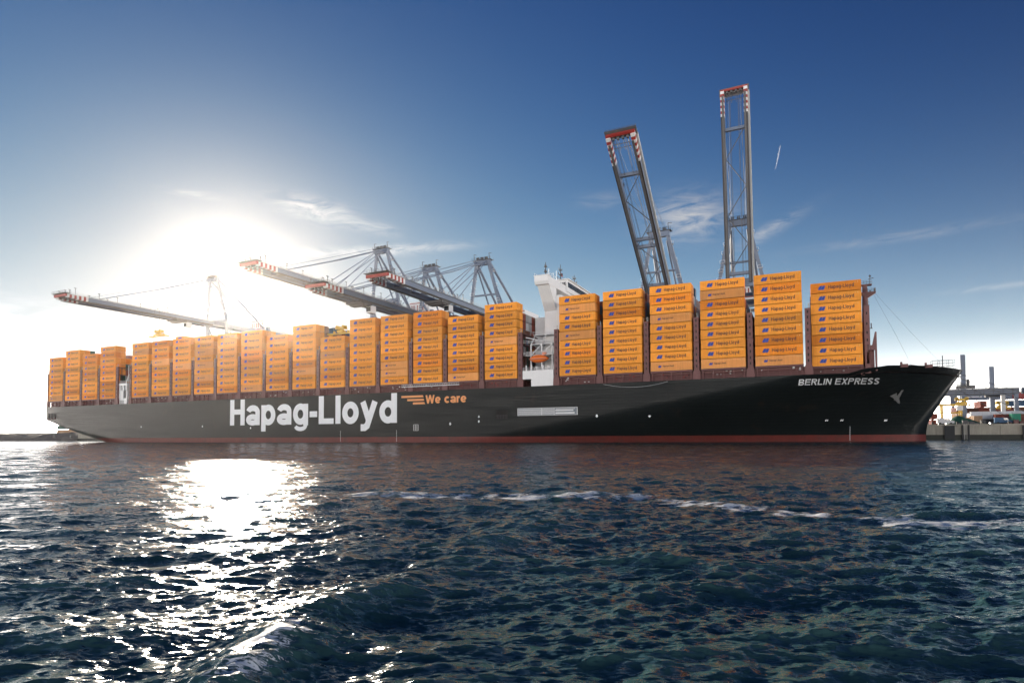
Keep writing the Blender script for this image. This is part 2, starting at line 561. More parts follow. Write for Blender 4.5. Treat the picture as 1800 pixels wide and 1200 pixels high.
def text_strips(text, s, gap=0.09, n=14, seg=None, **kw):
    """list of quads strips [(left pts, right pts)], total width; each stroke its own small depth step"""
    x = 0.0
    out = []
    for ch in text:
        st, adv = glyph(ch, s, n=n, **kw)
        for pts, closed, w in st:
            pts = [(x + p[0], p[1]) for p in pts]
            if seg:
                q = [pts[0]]
                for a, b in zip(pts[:-1], pts[1:]):
                    d = math.hypot(b[0] - a[0], b[1] - a[1]); c = max(1, int(d / seg))
                    q += [(a[0] + (b[0] - a[0]) * i / c, a[1] + (b[1] - a[1]) * i / c) for i in range(1, c + 1)]
                pts = q
            lft = []; rgt = []
            N_ = len(pts)
            for i in range(N_):
                if closed:
                    a, b = pts[i - 1], pts[(i + 1) % N_]
                    c = pts[i]
                else:
                    a, b = pts[max(0, i - 1)], pts[min(N_ - 1, i + 1)]
                    c = pts[i]
                d1 = (c[0] - a[0], c[1] - a[1]); d2 = (b[0] - c[0], b[1] - c[1])
                l1 = math.hypot(*d1) or 0; l2 = math.hypot(*d2) or 0
                if l1 < 1e-9:
                    d1 = d2; l1 = l2
                if l2 < 1e-9:
                    d2 = d1; l2 = l1
                n1 = (-d1[1] / l1, d1[0] / l1); n2 = (-d2[1] / l2, d2[0] / l2)
                nx, ny = n1[0] + n2[0], n1[1] + n2[1]
                l = math.hypot(nx, ny) or 1
                nx /= l; ny /= l
                m_ = min(1.4, 1 / max(0.3, nx * n1[0] + ny * n1[1]))
                lft.append((c[0] + nx * w / 2 * m_, c[1] + ny * w / 2 * m_)); rgt.append((c[0] - nx * w / 2 * m_, c[1] - ny * w / 2 * m_))
            if closed:
                lft.append(lft[0]); rgt.append(rgt[0])
            out.append((lft, rgt))
        x += adv + gap
    return out, x - gap


def text_mesh(name, text, s, mapf, m_, gap=0.09, n=14, seg=None, step=0.004, **kw):
    """mapf(u, v, depth) -> 3D ; u in 0..1 across the text, v in cap heights"""
    strips, W = text_strips(text, s, gap, n, seg, **kw)
    mb = MB()
    for i, (l, r) in enumerate(strips):
        d = (i % 5) * step
        vs = []
        for a, b in zip(l, r):
            vs.append(mapf(a[0] / W, a[1], d)); vs.append(mapf(b[0] / W, b[1], d))
        k = len(l)
        mb._add(vs, [(2 * j, 2 * j + 1, 2 * j + 3, 2 * j + 2) for j in range(k - 1)])
    return mb.mesh(name, m_)


# ------------------------------------------------------------------ water
def build_water():
    cx, cy = CAM.x, CAM.y
    # rings grow with distance, so that the waves keep their detail where one can see it
    rr = [0.0, 0.4, 0.8, 1.2, 1.6, 2.0, 2.4]
    while rr[-1] < 620:
        rr.append(rr[-1] + max(0.020, 0.0046 * rr[-1]))
    while rr[-1] < 3000:
        rr.append(rr[-1] * 1.06)
    rr = np.array(rr[1:])
    a_mid = -YAW
    a = []
    t = -math.pi
    while t < math.pi - 1e-6:
        a.append(t)
        t += 0.0029 if abs(t) < 0.82 else 0.03
    ang = np.array(a) + a_mid
    A, Rr = np.meshgrid(ang, rr)
    X0 = cx + Rr * np.sin(A)
    Y0 = cy + Rr * np.cos(A)
    nr, na = A.shape
    dr = np.gradient(rr)[:, None] * np.ones((1, na))
    dr = np.where(np.abs(((A - a_mid) + np.pi) % (2 * np.pi) - np.pi) < 0.82, dr, np.maximum(dr, Rr * 0.03))
    X0 = X0.astype(np.float32); Y0 = Y0.astype(np.float32); dr = dr.astype(np.float32)
    Z = np.zeros_like(X0); DX = np.zeros_like(X0); DY = np.zeros_like(X0)
    nw = 190
    lam = np.exp(rng.uniform(math.log(0.16), math.log(7.0), nw))
    wind = math.radians(150)
    th = wind + rng.normal(0, 0.58, nw)
    ph = rng.uniform(0, 2 * math.pi, nw)
    # slowly varying gusts so that the sea is not even everywhere
    gust = 1.0 + 0.28 * np.sin(X0 * 0.11 + 0.6 * np.sin(Y0 * 0.07)) * np.sin(Y0 * 0.09 + 1.0 + 0.5 * np.sin(X0 * 0.05))
    for i in range(nw):
        k = 2 * math.pi / lam[i]
        st = 0.035 if lam[i] < 0.5 else 0.025 if lam[i] < 1.2 else 0.016 if lam[i] < 3 else 0.011
        amp = st / k
        w = np.clip((lam[i] - 2.2 * dr) / (2.2 * dr), 0, 1)
        if w.max() <= 0:
            continue
        dx, dy = math.sin(th[i]), math.cos(th[i])
        p = k * (dx * X0 + dy * Y0) + ph[i]
        c = np.cos(p); s_ = np.sin(p)
        w = w * amp * (gust if lam[i] < 4 else 1.0)
        Z += w * c
        DX -= 0.85 * w * dx * s_
        DY -= 0.85 * w * dy * s_
    # longer waves left by the boat the picture is taken from, only close by
    near = np.exp(-(Rr / 17.0) ** 2).astype(np.float32)
    for l, a_, am in ((2.6, 128, 0.030), (3.4, 150, 0.036), (1.7, 165, 0.018), (2.1, 112, 0.018), (4.3, 138, 0.03)):
        k = 2 * math.pi / l; a_ = math.radians(a_)
        p = k * (math.sin(a_) * X0 + math.cos(a_) * Y0) + l * 3.1 + 0.5 * np.sin(X0 * 0.45 + Y0 * 0.3)
        Z += near * am * np.cos(p)
    foam = np.zeros_like(X0)

    def seg_dist(pl):
        best = np.full(X0.shape, 1e9, np.float32); along = np.zeros_like(X0); acc = 0
        side = np.zeros_like(X0)
        for (x0, y0), (x1, y1) in zip(pl[:-1], pl[1:]):
            ex, ey = x1 - x0, y1 - y0; L2 = ex * ex + ey * ey
            tt = np.clip(((X0 - x0) * ex + (Y0 - y0) * ey) / L2, 0, 1)
            d = np.hypot(X0 - x0 - tt * ex, Y0 - y0 - tt * ey)
            sgn = np.sign((X0 - x0) * ey - (Y0 - y0) * ex)
            u = d < best
            best = np.where(u, d, best); along = np.where(u, acc + tt * math.sqrt(L2), along); side = np.where(u, sgn, side)
            acc += math.sqrt(L2)
        return best, along, acc, side
    # bow wave of the boat the picture is taken from: a ridge running away from it
    ridge = [(-21.3, -182.0), (-22.6, -179.6), (-23.15, -178.3), (-23.3, -176.9), (-23.35, -175.3), (-23.3, -173.5), (-23.8, -170.0), (-24.6, -165.0), (-25.6, -160.0)]
    d, al, tot, sd_ = seg_dist(ridge)
    f = np.clip(1 - al / tot, 0, 1)
    wdt = 0.34 + 0.05 * al
    Z += (0.05 + 0.17 * f) * np.exp(-(d / wdt) ** 2) - 0.05 * f * np.exp(-((d - 2.2 * wdt) / wdt) ** 2)
    churn = np.exp(-((X0 + 22.6) ** 2 + (Y0 + 179.5) ** 2) / 1.1 ** 2)
    foam += 0.72 * churn + 0.6 * np.exp(-(d / 0.30) ** 2) * f ** 1.2
    hf = np.zeros_like(X0)
    for i in range(26):
        l = rng.uniform(0.10, 0.34); kk = 2 * math.pi / l; t_ = rng.uniform(0, 2 * math.pi)
        hf += np.cos(kk * (math.sin(t_) * X0 + math.cos(t_) * Y0) + rng.uniform(0, 6.3)) * 0.0020
    Z += hf * np.clip(churn * 1.6 + np.exp(-(d / 0.35) ** 2) * f * 0.7, 0, 1)
    # older wake: a line of broken foam across the right half
    wake = [(-34, -164.0), (-31.2, -162.9), (-27.9, -162.0), (-25.6, -161.6), (-23.0, -160.4), (-20.1, -162.2), (-18.4, -163.4), (-16.9, -163.7), (-15.1, -163.9), (-13.9, -164.1), (-11.6, -163.2), (-7, -160)]
    d2, al2, tot2, _ = seg_dist(wake)
    wob = 0.35 * np.sin(al2 * 1.7) + 0.25 * np.sin(al2 * 4.1 + 1)
    d2 = np.abs(d2 + wob * 0.6)
    foam += 1.25 * np.exp(-(d2 / 1.35) ** 2) * (0.80 + 0.11 * np.sin(al2 * 0.9 + 0.6) + 0.13 * np.sin(al2 * 2.7 + 2.0) + 0.10 * np.sin(al2 * 6.1))
    Z += 0.05 * np.exp(-(d2 / 0.5) ** 2)
    X = X0 + DX; Y = Y0 + DY
    verts = np.empty((nr * na + 1, 3), np.float32)
    verts[:-1, 0] = X.ravel(); verts[:-1, 1] = Y.ravel(); verts[:-1, 2] = Z.ravel()
    verts[-1] = (cx, cy, 0)
    idx = np.arange(nr * na).reshape(nr, na)
    nxt = np.roll(idx, -1, axis=1)
    q = np.stack([idx[:-1], idx[1:], nxt[1:], nxt[:-1]], axis=-1).reshape(-1, 4)
    q = q[:, ::-1]
    tri = np.stack([np.full(na, nr * na), idx[0], nxt[0]], axis=-1)[:, ::-1]
    me = bpy.data.meshes.new('water')
    me.vertices.add(len(verts)); me.vertices.foreach_set('co', verts.ravel())
    nl = q.size + tri.size
    me.loops.add(nl)
    me.loops.foreach_set('vertex_index', np.concatenate([q.ravel(), tri.ravel()]).astype(np.int32))
    me.polygons.add(len(q) + len(tri))
    st = np.concatenate([np.arange(len(q)) * 4, q.size + np.arange(len(tri)) * 3]).astype(np.int32)
    me.polygons.foreach_set('loop_start', st)
    me.polygons.foreach_set('use_smooth', np.ones(len(st), bool))
    me.update(calc_edges=True)
    at = me.attributes.new('foam', 'FLOAT', 'POINT')
    at.data.foreach_set('value', np.append(np.minimum(foam, 0.92).ravel(), 0).astype(np.float32))
    # material
    mt = bpy.data.materials.new('sea_water'); mt.use_nodes = True
    t = mt.node_tree; L = t.links.new
    p = t.nodes['Principled BSDF']
    p.inputs['Base Color'].default_value = (0.040, 0.098, 0.100, 1)
    p.inputs['Roughness'].default_value = 0.14
    p.inputs['IOR'].default_value = 1.333
    tc = N(t, 'ShaderNodeTexCoord')
    n1 = N(t, 'ShaderNodeTexNoise'); n1.inputs['Scale'].default_value = 3.4; n1.inputs['Detail'].default_value = 4; n1.inputs['Roughness'].default_value = 0.6; n1.inputs['Distortion'].default_value = 0.3
    mp = N(t, 'ShaderNodeMapping', vector_type='TEXTURE'); mp.inputs['Rotation'].default_value = (0, 0, 0.42); mp.inputs['Scale'].default_value = (1.9, 0.72, 1)
    L(tc.outputs['Object'], mp.inputs['Vector']); L(mp.outputs[0], n1.inputs['Vector'])
    # ripples finer than the mesh tilt the surface; crests lie across the wind
    def vmath(op, x, y):
        n = N(t, 'ShaderNodeVectorMath', operation=op)
        L(x, n.inputs[0])
        if isinstance(y, tuple):
            n.inputs[1].default_value = y
        elif y is not None:
            L(y, n.inputs[1])
        return n.outputs[0]
    tilt = vmath('MULTIPLY', vmath('SUBTRACT', n1.outputs['Color'], (0.5, 0.5, 0.5)), (0.75, 1.6, 0.0))
    n5 = N(t, 'ShaderNodeTexNoise'); n5.inputs['Scale'].default_value = 13.0; n5.inputs['Detail'].default_value = 3; n5.inputs['Roughness'].default_value = 0.6
    L(mp.outputs[0], n5.inputs['Vector'])
    tilt = vmath('ADD', tilt, vmath('MULTIPLY', vmath('SUBTRACT', n5.outputs['Color'], (0.5, 0.5, 0.5)), (1.2, 2.5, 0.0)))
    vr = N(t, 'ShaderNodeVectorRotate', rotation_type='Z_AXIS'); vr.inputs['Angle'].default_value = 0.42
    L(tilt, vr.inputs['Vector'])
    geo = N(t, 'ShaderNodeNewGeometry')
    L(vmath('NORMALIZE', vmath('ADD', geo.outputs['Normal'], vr.outputs[0]), None), p.inputs['Normal'])
    fa = N(t, 'ShaderNodeAttribute', attribute_name='foam')
    n2 = N(t, 'ShaderNodeTexNoise'); n2.inputs['Scale'].default_value = 9.0; n2.inputs['Detail'].default_value = 9; n2.inputs['Roughness'].default_value = 0.72; n2.inputs['Distortion'].default_value = 1.2
    mp2 = N(t, 'ShaderNodeMapping', vector_type='TEXTURE'); mp2.inputs['Rotation'].default_value = (0, 0, 0.42); mp2.inputs['Scale'].default_value = (1.7, 0.6, 1)
    L(tc.outputs['Object'], mp2.inputs['Vector']); L(mp2.outputs[0], n2.inputs['Vector'])
    th_ = math_node(t, 'SUBTRACT', 0.84, math_node(t, 'MULTIPLY', fa.outputs['Fac'], 0.395))
    n3 = N(t, 'ShaderNodeTexNoise'); n3.inputs['Scale'].default_value = 1.5; n3.inputs['Detail'].default_value = 4; n3.inputs['Distortion'].default_value = 1.0
    L(mp2.outputs[0], n3.inputs['Vector'])
    lace = math_node(t, 'ADD', math_node(t, 'MULTIPLY', n2.outputs[0], 0.55), math_node(t, 'MULTIPLY', n3.outputs[0], 0.45))
    k = math_node(t, 'MULTIPLY', math_node(t, 'SUBTRACT', lace, th_), 26.0, clamp=True)
    fo = N(t, 'ShaderNodeBsdfPrincipled'); fo.inputs['Base Color'].default_value = (0.9, 0.92, 0.93, 1); fo.inputs['Roughness'].default_value = 0.6
    mx = N(t, 'ShaderNodeMixShader')
    L(k, mx.inputs[0]); L(p.outputs[0], mx.inputs[1]); L(fo.outputs[0], mx.inputs[2])
    L(mx.outputs[0], t.nodes['Material Output'].inputs['Surface'])
    me.materials.append(mt)
    o = put('water', me)
    o['kind'] = 'structure'
    o['label'] = 'dark rippled harbour water with sun glitter and a broken foam line'
    return o


build_water()

# ------------------------------------------------------------------ quay and land
QY = 66.0      # face of the quay
QZ = 5.3       # its top


def build_quay():
    root = empty('quay', (0, QY, 0)); root['kind'] = 'structure'
    mb = MB()
    # wall in cast sections with open joints
    x = -470.0; 
    while x < 330:
        x1 = x + 17.6
        mb.box(x + 0.04, x1 - 0.04, 0.0, 2.4, 1.75, QZ - 0.55)
        x = x1
    mb.build('wall_face', M_conc, root)
    mb = MB(); mb.box(-470, 330, 0.12, 2.4, -3, 1.7); mb.build('tidal_band', M_algae, root)
    mb = MB(); mb.box(-470, 330, -0.22, 2.4, QZ - 0.55, QZ); mb.build('cope', M_conc, root)
    mb = MB(); mb.box(-470, 330, 0.5, 3.0, -3, QZ - 0.6); mb.build('core', M_dark, root)
    ap = MB(); ap.box(-470, 330, 2.4, 2600, QZ - 1.5, QZ - 0.01)
    ap.box(330, 2500, 2.4, 2600, QZ - 1.5, QZ - 0.02); ap.box(-2500, -470, 14, 2600, QZ - 1.5, QZ + 0.4)
    ap.build('apron', M_apron, root)
    # sloping rock bank past the end of the quay
    n = 160; g = []
    vs = []; fs = []
    for i in range(n + 1):
        X = -470 - 900 * i / n
        for j, (yy, zz) in enumerate(((-6, -1.5), (-3, 0.6), (1, 2.2), (5, 3.7), (9, 5.0), (14.5, 5.9), (22, 6.0))):
            vs.append((X + random.uniform(-1.5, 1.5) * (i > 0), yy + random.uniform(-0.9, 0.9), zz + random.uniform(-0.5, 0.5) * (0 < j < 6)))
    for i in range(n):
        for j in range(6):
            fs.append((i * 7 + j, i * 7 + j + 1, i * 7 + j + 8, i * 7 + j + 7))
    mb = MB(); mb._add(vs, fs); mb.build('rock_bank', M_rock, root)
    return root


build_quay()


def fender(x, label):
    r = empty('quay_fender', (x, QY - 0.02, 0))
    MB().box(-1.45, 1.45, -0.62, -0.34, 0.35, QZ - 0.45).build('face_panel', M_fender, r)
    mb = MB()
    for z in (1.4, 3.6):
        mb.tube((0, -0.34, z), (0, 0.2, z), 0.5, 12)
    mb.build_each('rubber_cone', M_fender, r)
    mb = MB()
    for s in (-1, 1):
        mb.tube((s * 1.3, -0.45, QZ - 0.5), (s * 2.3, -0.05, QZ - 0.6), 0.05, 5)
    mb.build_each('chain', M_rope, r)
    return tag(r, label, 'fender', 'fenders along the quay wall')


def ladder(x, label):
    r = empty('quay_ladder', (x, QY - 0.1, 0))
    mb = MB()
    for s in (-1, 1):
        mb.box(s * 0.38 - 0.07, s * 0.38 + 0.07, -0.2, -0.05, 0.2, QZ + 0.1)
    mb.build('rail', M_rail, r)
    mb = MB()
    for i in range(17):
        mb.box(-0.36, 0.36, -0.16, -0.1, 0.4 + i * 0.29, 0.46 + i * 0.29)
    mb.build('rung', M_rail, r)
    mb = MB()
    for s in (-1, 1):
        mb.box(s * 0.85 - 0.22, s * 0.85 + 0.22, -0.42, 0.15, 0.0, QZ - 0.25)
    mb.build('timber_guard', M_fender, r)
    return tag(r, label, 'ladder', 'ladders on the quay wall')


fender(26.5, 'dark rubber fender on the quay wall, the one closest to the bow')
fender(47.5, 'dark rubber fender on the quay wall below the gantry crane legs')
fender(-478, 'dark fender panel on the quay wall beside the stern')
fender(-497, 'dark fender panel on the quay at the rock bank end')
ladder(31.0, 'steel ladder between dark guards in the quay wall beside the bow')


# ------------------------------------------------------------------ the ship
BEAM = 61.0
YC = BEAM / 2
DECK = 18.5
STEM = ([-3, 0, 2.5, 5.0, 7.85, 11.6, 15.4, 20.4], [14.6, 14.65, 14.7, 15.1, 16.5, 18.7, 20.9, 24.1])
AFT = ([-3, 0, 2, 4.5, 7.5, 10.0, 11.7, 12.5, 21], [-352, -362, -367, -372, -376.5, -379.3, -380.2, -380.4, -380.6])


def stem_x(z):
    return float(np.interp(z, *STEM))


def aft_x(z):
    return float(np.interp(z, *AFT))


def ent_x(z):           # where the bow begins to narrow
    return -124 + (z - 1.4) / 17.7 * 105.0


def run_x(z):           # where the stern begins to narrow
    return float(np.interp(z, [-3, 0, 4, 8, 11.7, 21], [-285, -300, -335, -362, -379.4, -379.6]))


def top_z(x):
    return DECK + 1.75 * min(1, max(0, (x + 5.5) / 4.5)) + 0.25 * max(0, (x - 2) / 22)


def inset(x, z):
    """how far the hull side stands in from the plane y = 0"""
    xs, xt = ent_x(z), stem_x(z)
    if x > xs:
        t = min(1.0, (x - xs) / (xt - xs))
        n = 1.75 + 0.95 * min(1, max(0, z / 19))
        return YC * t ** n
    xn, xa = run_x(z), aft_x(z)
    if x < xn:
        t = min(1.0, (xn - x) / (xn - xa))
        return YC * t ** 3.2
    return 0.0


def hull_section(zs, free_top, name, mt, parent):
    NA, NM, NF = 18, 26, 34
    rows = []
    for z in zs:
        row = []
        for side in (0, 1):
            pts = []
            for i in range(NA + NM + NF + 1):
                zz = z
                for _ in range(4 if free_top else 1):
                    if i <= NA:
                        t = 1 - (i / NA)
                        t = t ** 0.8
                        x = run_x(zz) + (aft_x(zz) - run_x(zz)) * t
                    elif i <= NA + NM:
                        u = (i - NA) / NM
                        x = run_x(zz) + (ent_x(zz) - run_x(zz)) * u
                    else:
                        u = (i - NA - NM) / NF
                        x = ent_x(zz) + (stem_x(zz) - ent_x(zz)) * u
                    if free_top:
                        zz = 2.0 + (z - 2.0) * (top_z(x) - 2.0) / (DECK - 2.0)
                y = inset(x, zz)
                pts.append((x, y if side == 0 else BEAM - y, zz))
            row.append(pts if side == 0 else pts[::-1])
        rows.append(row[0] + row[1])
    n = len(rows[0])
    mb = MB()
    vs = [p for r in rows for p in r]
    fs = []
    for j in range(len(rows) - 1):
        for i in range(n - 1):
            fs.append((j * n + i, j * n + i + 1, (j + 1) * n + i + 1, (j + 1) * n + i))
    mb._add(vs, fs)
    return mb.build(name, mt, parent, smooth=True), rows[-1]


ship = empty('container_ship', (0, 0, 0))
tag(ship, 'long dark-hulled container ship moored along the quay, stacked with orange boxes', 'ship')
hull, top_row = hull_section(list(np.linspace(2.0, 18.5, 25)), True, 'hull', M_hull, ship)
boot, _ = hull_section([-3, -1.5, 0, 0.7, 1.4, 2.0], False, 'boot_topping', M_boot, ship)
boot['label'] = 'dark red band at the waterline'
# deck
mb = MB()
half = len(top_row) // 2
vs = []
for i in range(half):
    a = top_row[i]
    zz = DECK - 0.9 if a[0] < -3 else DECK + 0.1
    vs += [(a[0], a[1] + 0.05, zz), (a[0], BEAM - a[1] - 0.05, zz)]
mb._add(vs, [(2 * i, 2 * i + 2, 2 * i + 3, 2 * i + 1) for i in range(half - 1)])
mb.build('main_deck', M_maroon, ship)


def bay_x(b):
    x = -b * 14.7876 - (0.4 if b == 1 else 0)
    if b >= 7:
        x -= 12.678
    if b >= 21:
        x -= 10.298
    return x


HB = 21.48            # underside of the lowest containers
TH = 2.88             # one tier
CL, CW, CH = 12.192, 2.438, 2.70
TIERS = {1: 8, 2: 9, 3: 9, 4: 9, 5: 9, 6: 9, 7: 9, 8: 8, 9: 9, 10: 9, 11: 9, 12: 7, 13: 9, 14: 8, 15: 9, 16: 9, 17: 9, 18: 9,
         19: 9, 20: 9, 21: 9, 22: 8, 23: 9, 24: 8}


def bay_y(b):
    return 2.5 if b == 1 else 0.0


def bay_z(b):
    return HB - 0.6 if b == 1 else HB


# hatch coamings, deck fittings and pipes between the hull top and the boxes
for b in range(1, 25):
    x0, x1 = bay_x(b), bay_x(b) + CL
    y0 = bay_y(b)
    zt = bay_z(b) - 0.05
    c = MB()
    c.box(x0 - 0.4, x1 + 0.4, y0 + 1.5, BEAM - 1.5 - y0, DECK - 0.5, zt - 0.55)
    co = c.build('hatch_coaming', M_maroon, ship)
    c = MB()
    c.box(x0 - 0.1, x1 + 0.1, y0 + 0.2, y0 + 3.0, zt - 0.5, zt)               # the ledge the outer stack stands on
    for i in range(5):
        X = x0 + 0.4 + i * (CL - 0.8) / 4
        c.box(X - 0.14, X + 0.14, y0 + 0.35, y0 + 0.7, DECK - 0.4, zt - 0.5)
    c.build('stack_support', M_maroon, co)
    c = MB()
    for z, r in ((DECK + 0.55, 0.05), (DECK + 1.05, 0.05), (DECK + 1.5, 0.04)):
        c.tube((x0 - 0.5, y0 + 0.22, z), (x1 + 0.5, y0 + 0.22, z), r, 5)
    for i in range(9):
        X = x0 + i * CL / 8
        c.box(X - 0.03, X + 0.03, y0 + 0.19, y0 + 0.25, DECK - 0.2, DECK + 1.55)
    c.tube((x0, y0 + 1.2, DECK + 1.7), (x1, y0 + 1.2, DECK + 1.7), 0.16, 8)
    c.build('deck_railing', M_maroon, co)
    c = MB()
    for i in range(7):
        X = x0 + random.uniform(0.5, CL - 0.5); z = DECK + random.uniform(0.5, 2.2)
        w = random.uniform(0.1, 0.28)
        c.box(X - w, X + w, y0 + 0.95, y0 + 1.3, z, z + random.uniform(0.15, 0.4))
    c.build('deck_fitting', random.choice([M_white, M_rail, M_red]), co)


def lashing_bridge(x, y0, parent, z_top=36.8, wide=1.45):
    r = empty('lashing_bridge', (x, y0, 0)); r.parent = parent
    mb = MB()
    h = wide / 2
    mb.box(-h, h, 0.12, 0.95, 21.2, 29.42)
    mb.box(-h + 0.03, h - 0.03, 0.14, 0.93, 29.5, z_top)
    mb.prism([(-h * 1.55, 18.3), (h * 1.55, 18.3), (h * 1.4, 20.6), (h, 21.25), (-h, 21.25), (-h * 1.4, 20.6)], 'y', 0.06, 1.0)
    mb.build('post', M_maroon, r)
    mb = MB()
    for i, z in enumerate((22.0, 23.6, 25.4, 27.2, 30.4, 32.2, 33.9, 35.4)):
        mb.box(-0.16, 0.16, 0.085, 0.2, z, z + 0.75)
    mb.build_each('access_slot', M_dark, r)
    mb = MB()
    for z in (20.9, 24.3, 29.4, 33.1, z_top - 0.1):
        mb.box(-h + 0.1, h - 0.1, 0.96, BEAM - 1 - 2 * y0, z - 0.25, z)
    for yy in np.arange(2.6, BEAM - 2 - 2 * y0, 2.5):
        mb.box(-0.12, 0.12, yy - 0.1, yy + 0.1, 18.2, z_top - 0.2)
    mb.build('walkway', M_maroon, r)
    mb = MB()
    for s in (-h, h):
        mb.tube((s, 0.2, z_top + 1.0), (s, 6, z_top + 1.0), 0.03, 4)
        mb.tube((s, 0.2, z_top), (s, 0.2, z_top + 1.0), 0.03, 4)
    mb.tube((0.3, 0.5, z_top), (0.3, 0.5, z_top + 1.4), 0.12, 6)
    mb.build('railing', M_rail, r)
    return r


for b in range(2, 25):
    if b in (7, 21):
        continue
    lashing_bridge(bay_x(b) + CL + 1.3, 0.0 if b > 2 else 0.3, ship)
for b in (6, 20):
    lashing_bridge(bay_x(b) - 1.15, 0.0, ship)
for b in (7, 21):
    lashing_bridge(bay_x(b) + CL + 1.15, 0.0, ship)
lashing_bridge(bay_x(24) - 1.0, 0.0, ship, z_top=36.0, wide=0.9)

# ------------------------------------------------------------------ containers
def container_mesh(name, L_, mt):
    mb = MB()
    d = 0.055
    # frame
    mb.box(0, L_, 0.0, 0.10, 0, 0.17); mb.box(0, L_, 0.0, 0.10, CH - 0.12, CH)
    for xx in (0, L_ - 0.14):
        mb.box(xx, xx + 0.14, 0.003, 0.2, 0.003, CH - 0.003)
        mb.box(xx, xx + 0.14, CW - 0.2, CW - 0.003, 0.003, CH - 0.003)
    mb.box(0, L_, CW - 0.10, CW, 0, 0.17); mb.box(0, L_, CW - 0.10, CW, CH - 0.12, CH)
    # corrugated long sides
    for y, s in ((0.02, 1), (CW - 0.02, -1)):
        n = int((L_ - 0.28) / 0.29); w = (L_ - 0.28) / n
        xs = []
        for i in range(n):
            a = 0.14 + i * w
            xs += [(a, 0), (a + w * 0.35, 0), (a + w * 0.5, d), (a + w * 0.85, d)]
        xs.append((L_ - 0.14, 0))
        vs = []
        for X, q in xs:
            vs += [(X, y + s * q, 0.17), (X, y + s * q, CH - 0.12)]
        mb._add(vs, [(2 * i, 2 * i + 2, 2 * i + 3, 2 * i + 1) for i in range(len(xs) - 1)])
    # ends: doors towards the bow, plain corrugated wall towards the stern
    for x, s in ((0.03, 1), (L_ - 0.03, -1)):
        n = 8; w = (CW - 0.4) / n
        ys = []
        for i in range(n):
            a = 0.2 + i * w
            ys += [(a, 0), (a + w * 0.35, 0), (a + w * 0.5, 0.04), (a + w * 0.85, 0.04)]
        ys.append((CW - 0.2, 0))
        vs = []
        for Y, q in ys:
            vs += [(x + s * q, Y, 0.1), (x + s * q, Y, CH - 0.1)]
        mb._add(vs, [(2 * i, 2 * i + 2, 2 * i + 3, 2 * i + 1) for i in range(len(ys) - 1)])
        mb.box(min(x - 0.03, x + 0.03), max(x - 0.03, x + 0.03), 0.2, CW - 0.2, 0, 0.12)
        mb.box(min(x - 0.03, x + 0.03), max(x - 0.03, x + 0.03), 0.2, CW - 0.2, CH - 0.12, CH)
    # roof
    mb._add([(0, 0, CH - 0.03), (L_, 0, CH - 0.03), (L_, CW, CH - 0.03), (0, CW, CH - 0.03)], [(0, 1, 2, 3)])
    return mb.mesh(name, mt)


def emblem_mesh(name, x, z, k):
    """two leaning sails with a notched trailing edge"""
    mb = MB()
    for i, dx in enumerate((0.0, 0.74)):
        poly = [(-0.12, 0.05), (0.55, 0.0), (0.58, 0.26), (0.86, 0.30), (0.62, 0.52), (0.90, 0.66), (0.76, 0.76), (0.96, 1.0), (0.42, 1.02), (0.20, 0.92), (0.05, 0.66), (-0.06, 0.44), (-0.22, 0.22)]
        d = 0.006 - i * 0.003
        vs = [(x + (p[0] + dx) * k, d, z + p[1] * k * 1.15) for p in poly]
        mb._add(vs, [tuple(range(len(vs)))])
    return mb.mesh(name, M_blue)


def cont_text(name, x0, x1, z0, cap, s):
    return text_mesh(name, 'Hapag-Lloyd', s, lambda u, v, d: (x0 + (x1 - x0) * u, 0.008 - d * 0.4, z0 + v * cap), M_navy, n=5, gap=0.10, bw=0.62)


CM = {k.name: container_mesh('shipping_container', CL, k) for k in (C_OR, C_OR2, C_OR3, C_RED, C_BROWN, C_GREY, C_BLUE, C_WHITE, C_TEAL, C_DKG, C_TAN)}
CM20 = container_mesh('shipping_container_short', 6.058, C_OR)
EMB_L = emblem_mesh('emblem', 2.05, 0.78, 0.97); EMB_S = emblem_mesh('emblem', 2.3, 0.95, 0.60)
TXT_L = cont_text('lettering', 4.35, 10.5, 0.95, 0.95, 0.16); TXT_S = cont_text('lettering', 3.6, 6.9, 1.15, 0.52, 0.15)
mb = MB(); mb.box(L_ := CL - 0.9, L_ + 0.20, -0.004, 0.01, CH - 0.62, CH - 0.42); mb.box(CL - 1.5, CL - 1.32, -0.004, 0.01, CH - 0.60, CH - 0.46)
STK = mb.mesh('sticker', M_sticker)

SMALL = {(2, 1), (3, 1), (3, 8), (4, 1), (4, 6), (6, 8), (6, 5), (7, 5), (8, 1), (10, 3), (10, 2), (12, 5), (13, 3), (15, 1), (17, 3), (17, 5), (17, 7),
         (18, 5), (19, 6), (20, 8), (24, 1)}
rc = random.Random(5)
n_cont = 0


def stack_word(b):
    if b == 1:
        return 'the stack nearest the bow'
    if b == 24:
        return 'the stack nearest the stern'
    return 'the ' + ORD[b] + ' stack from the bow'


for b in range(1, 25):
    n = TIERS[b]
    for t in range(1, n + 1):
        small = (b, t) in SMALL
        m_ = C_OR3 if small else (C_OR2 if (rc.random() < 0.22) else C_OR)
        o = put('shipping_container', CM[m_.name], None,
                (bay_x(b) + rc.uniform(-0.03, 0.03), bay_y(b) + 0.14 + rc.uniform(-0.03, 0.03), bay_z(b) + (t - 1) * TH))
        put('emblem', EMB_S if small else EMB_L, o)
        put('lettering', TXT_S if small else TXT_L, o)
        if b <= 12:
            put('sticker', STK, o)
        pos = 'top' if t == n else ORD[t]
        if pos not in ('top', 'lowest'):
            pos = pos + ' up'
        tag(o, ('faded orange container with small print, ' if small else 'orange container with blue emblem, ') + pos + ' in ' + stack_word(b),
            'container', 'orange containers in the outer row on deck')
        n_cont += 1

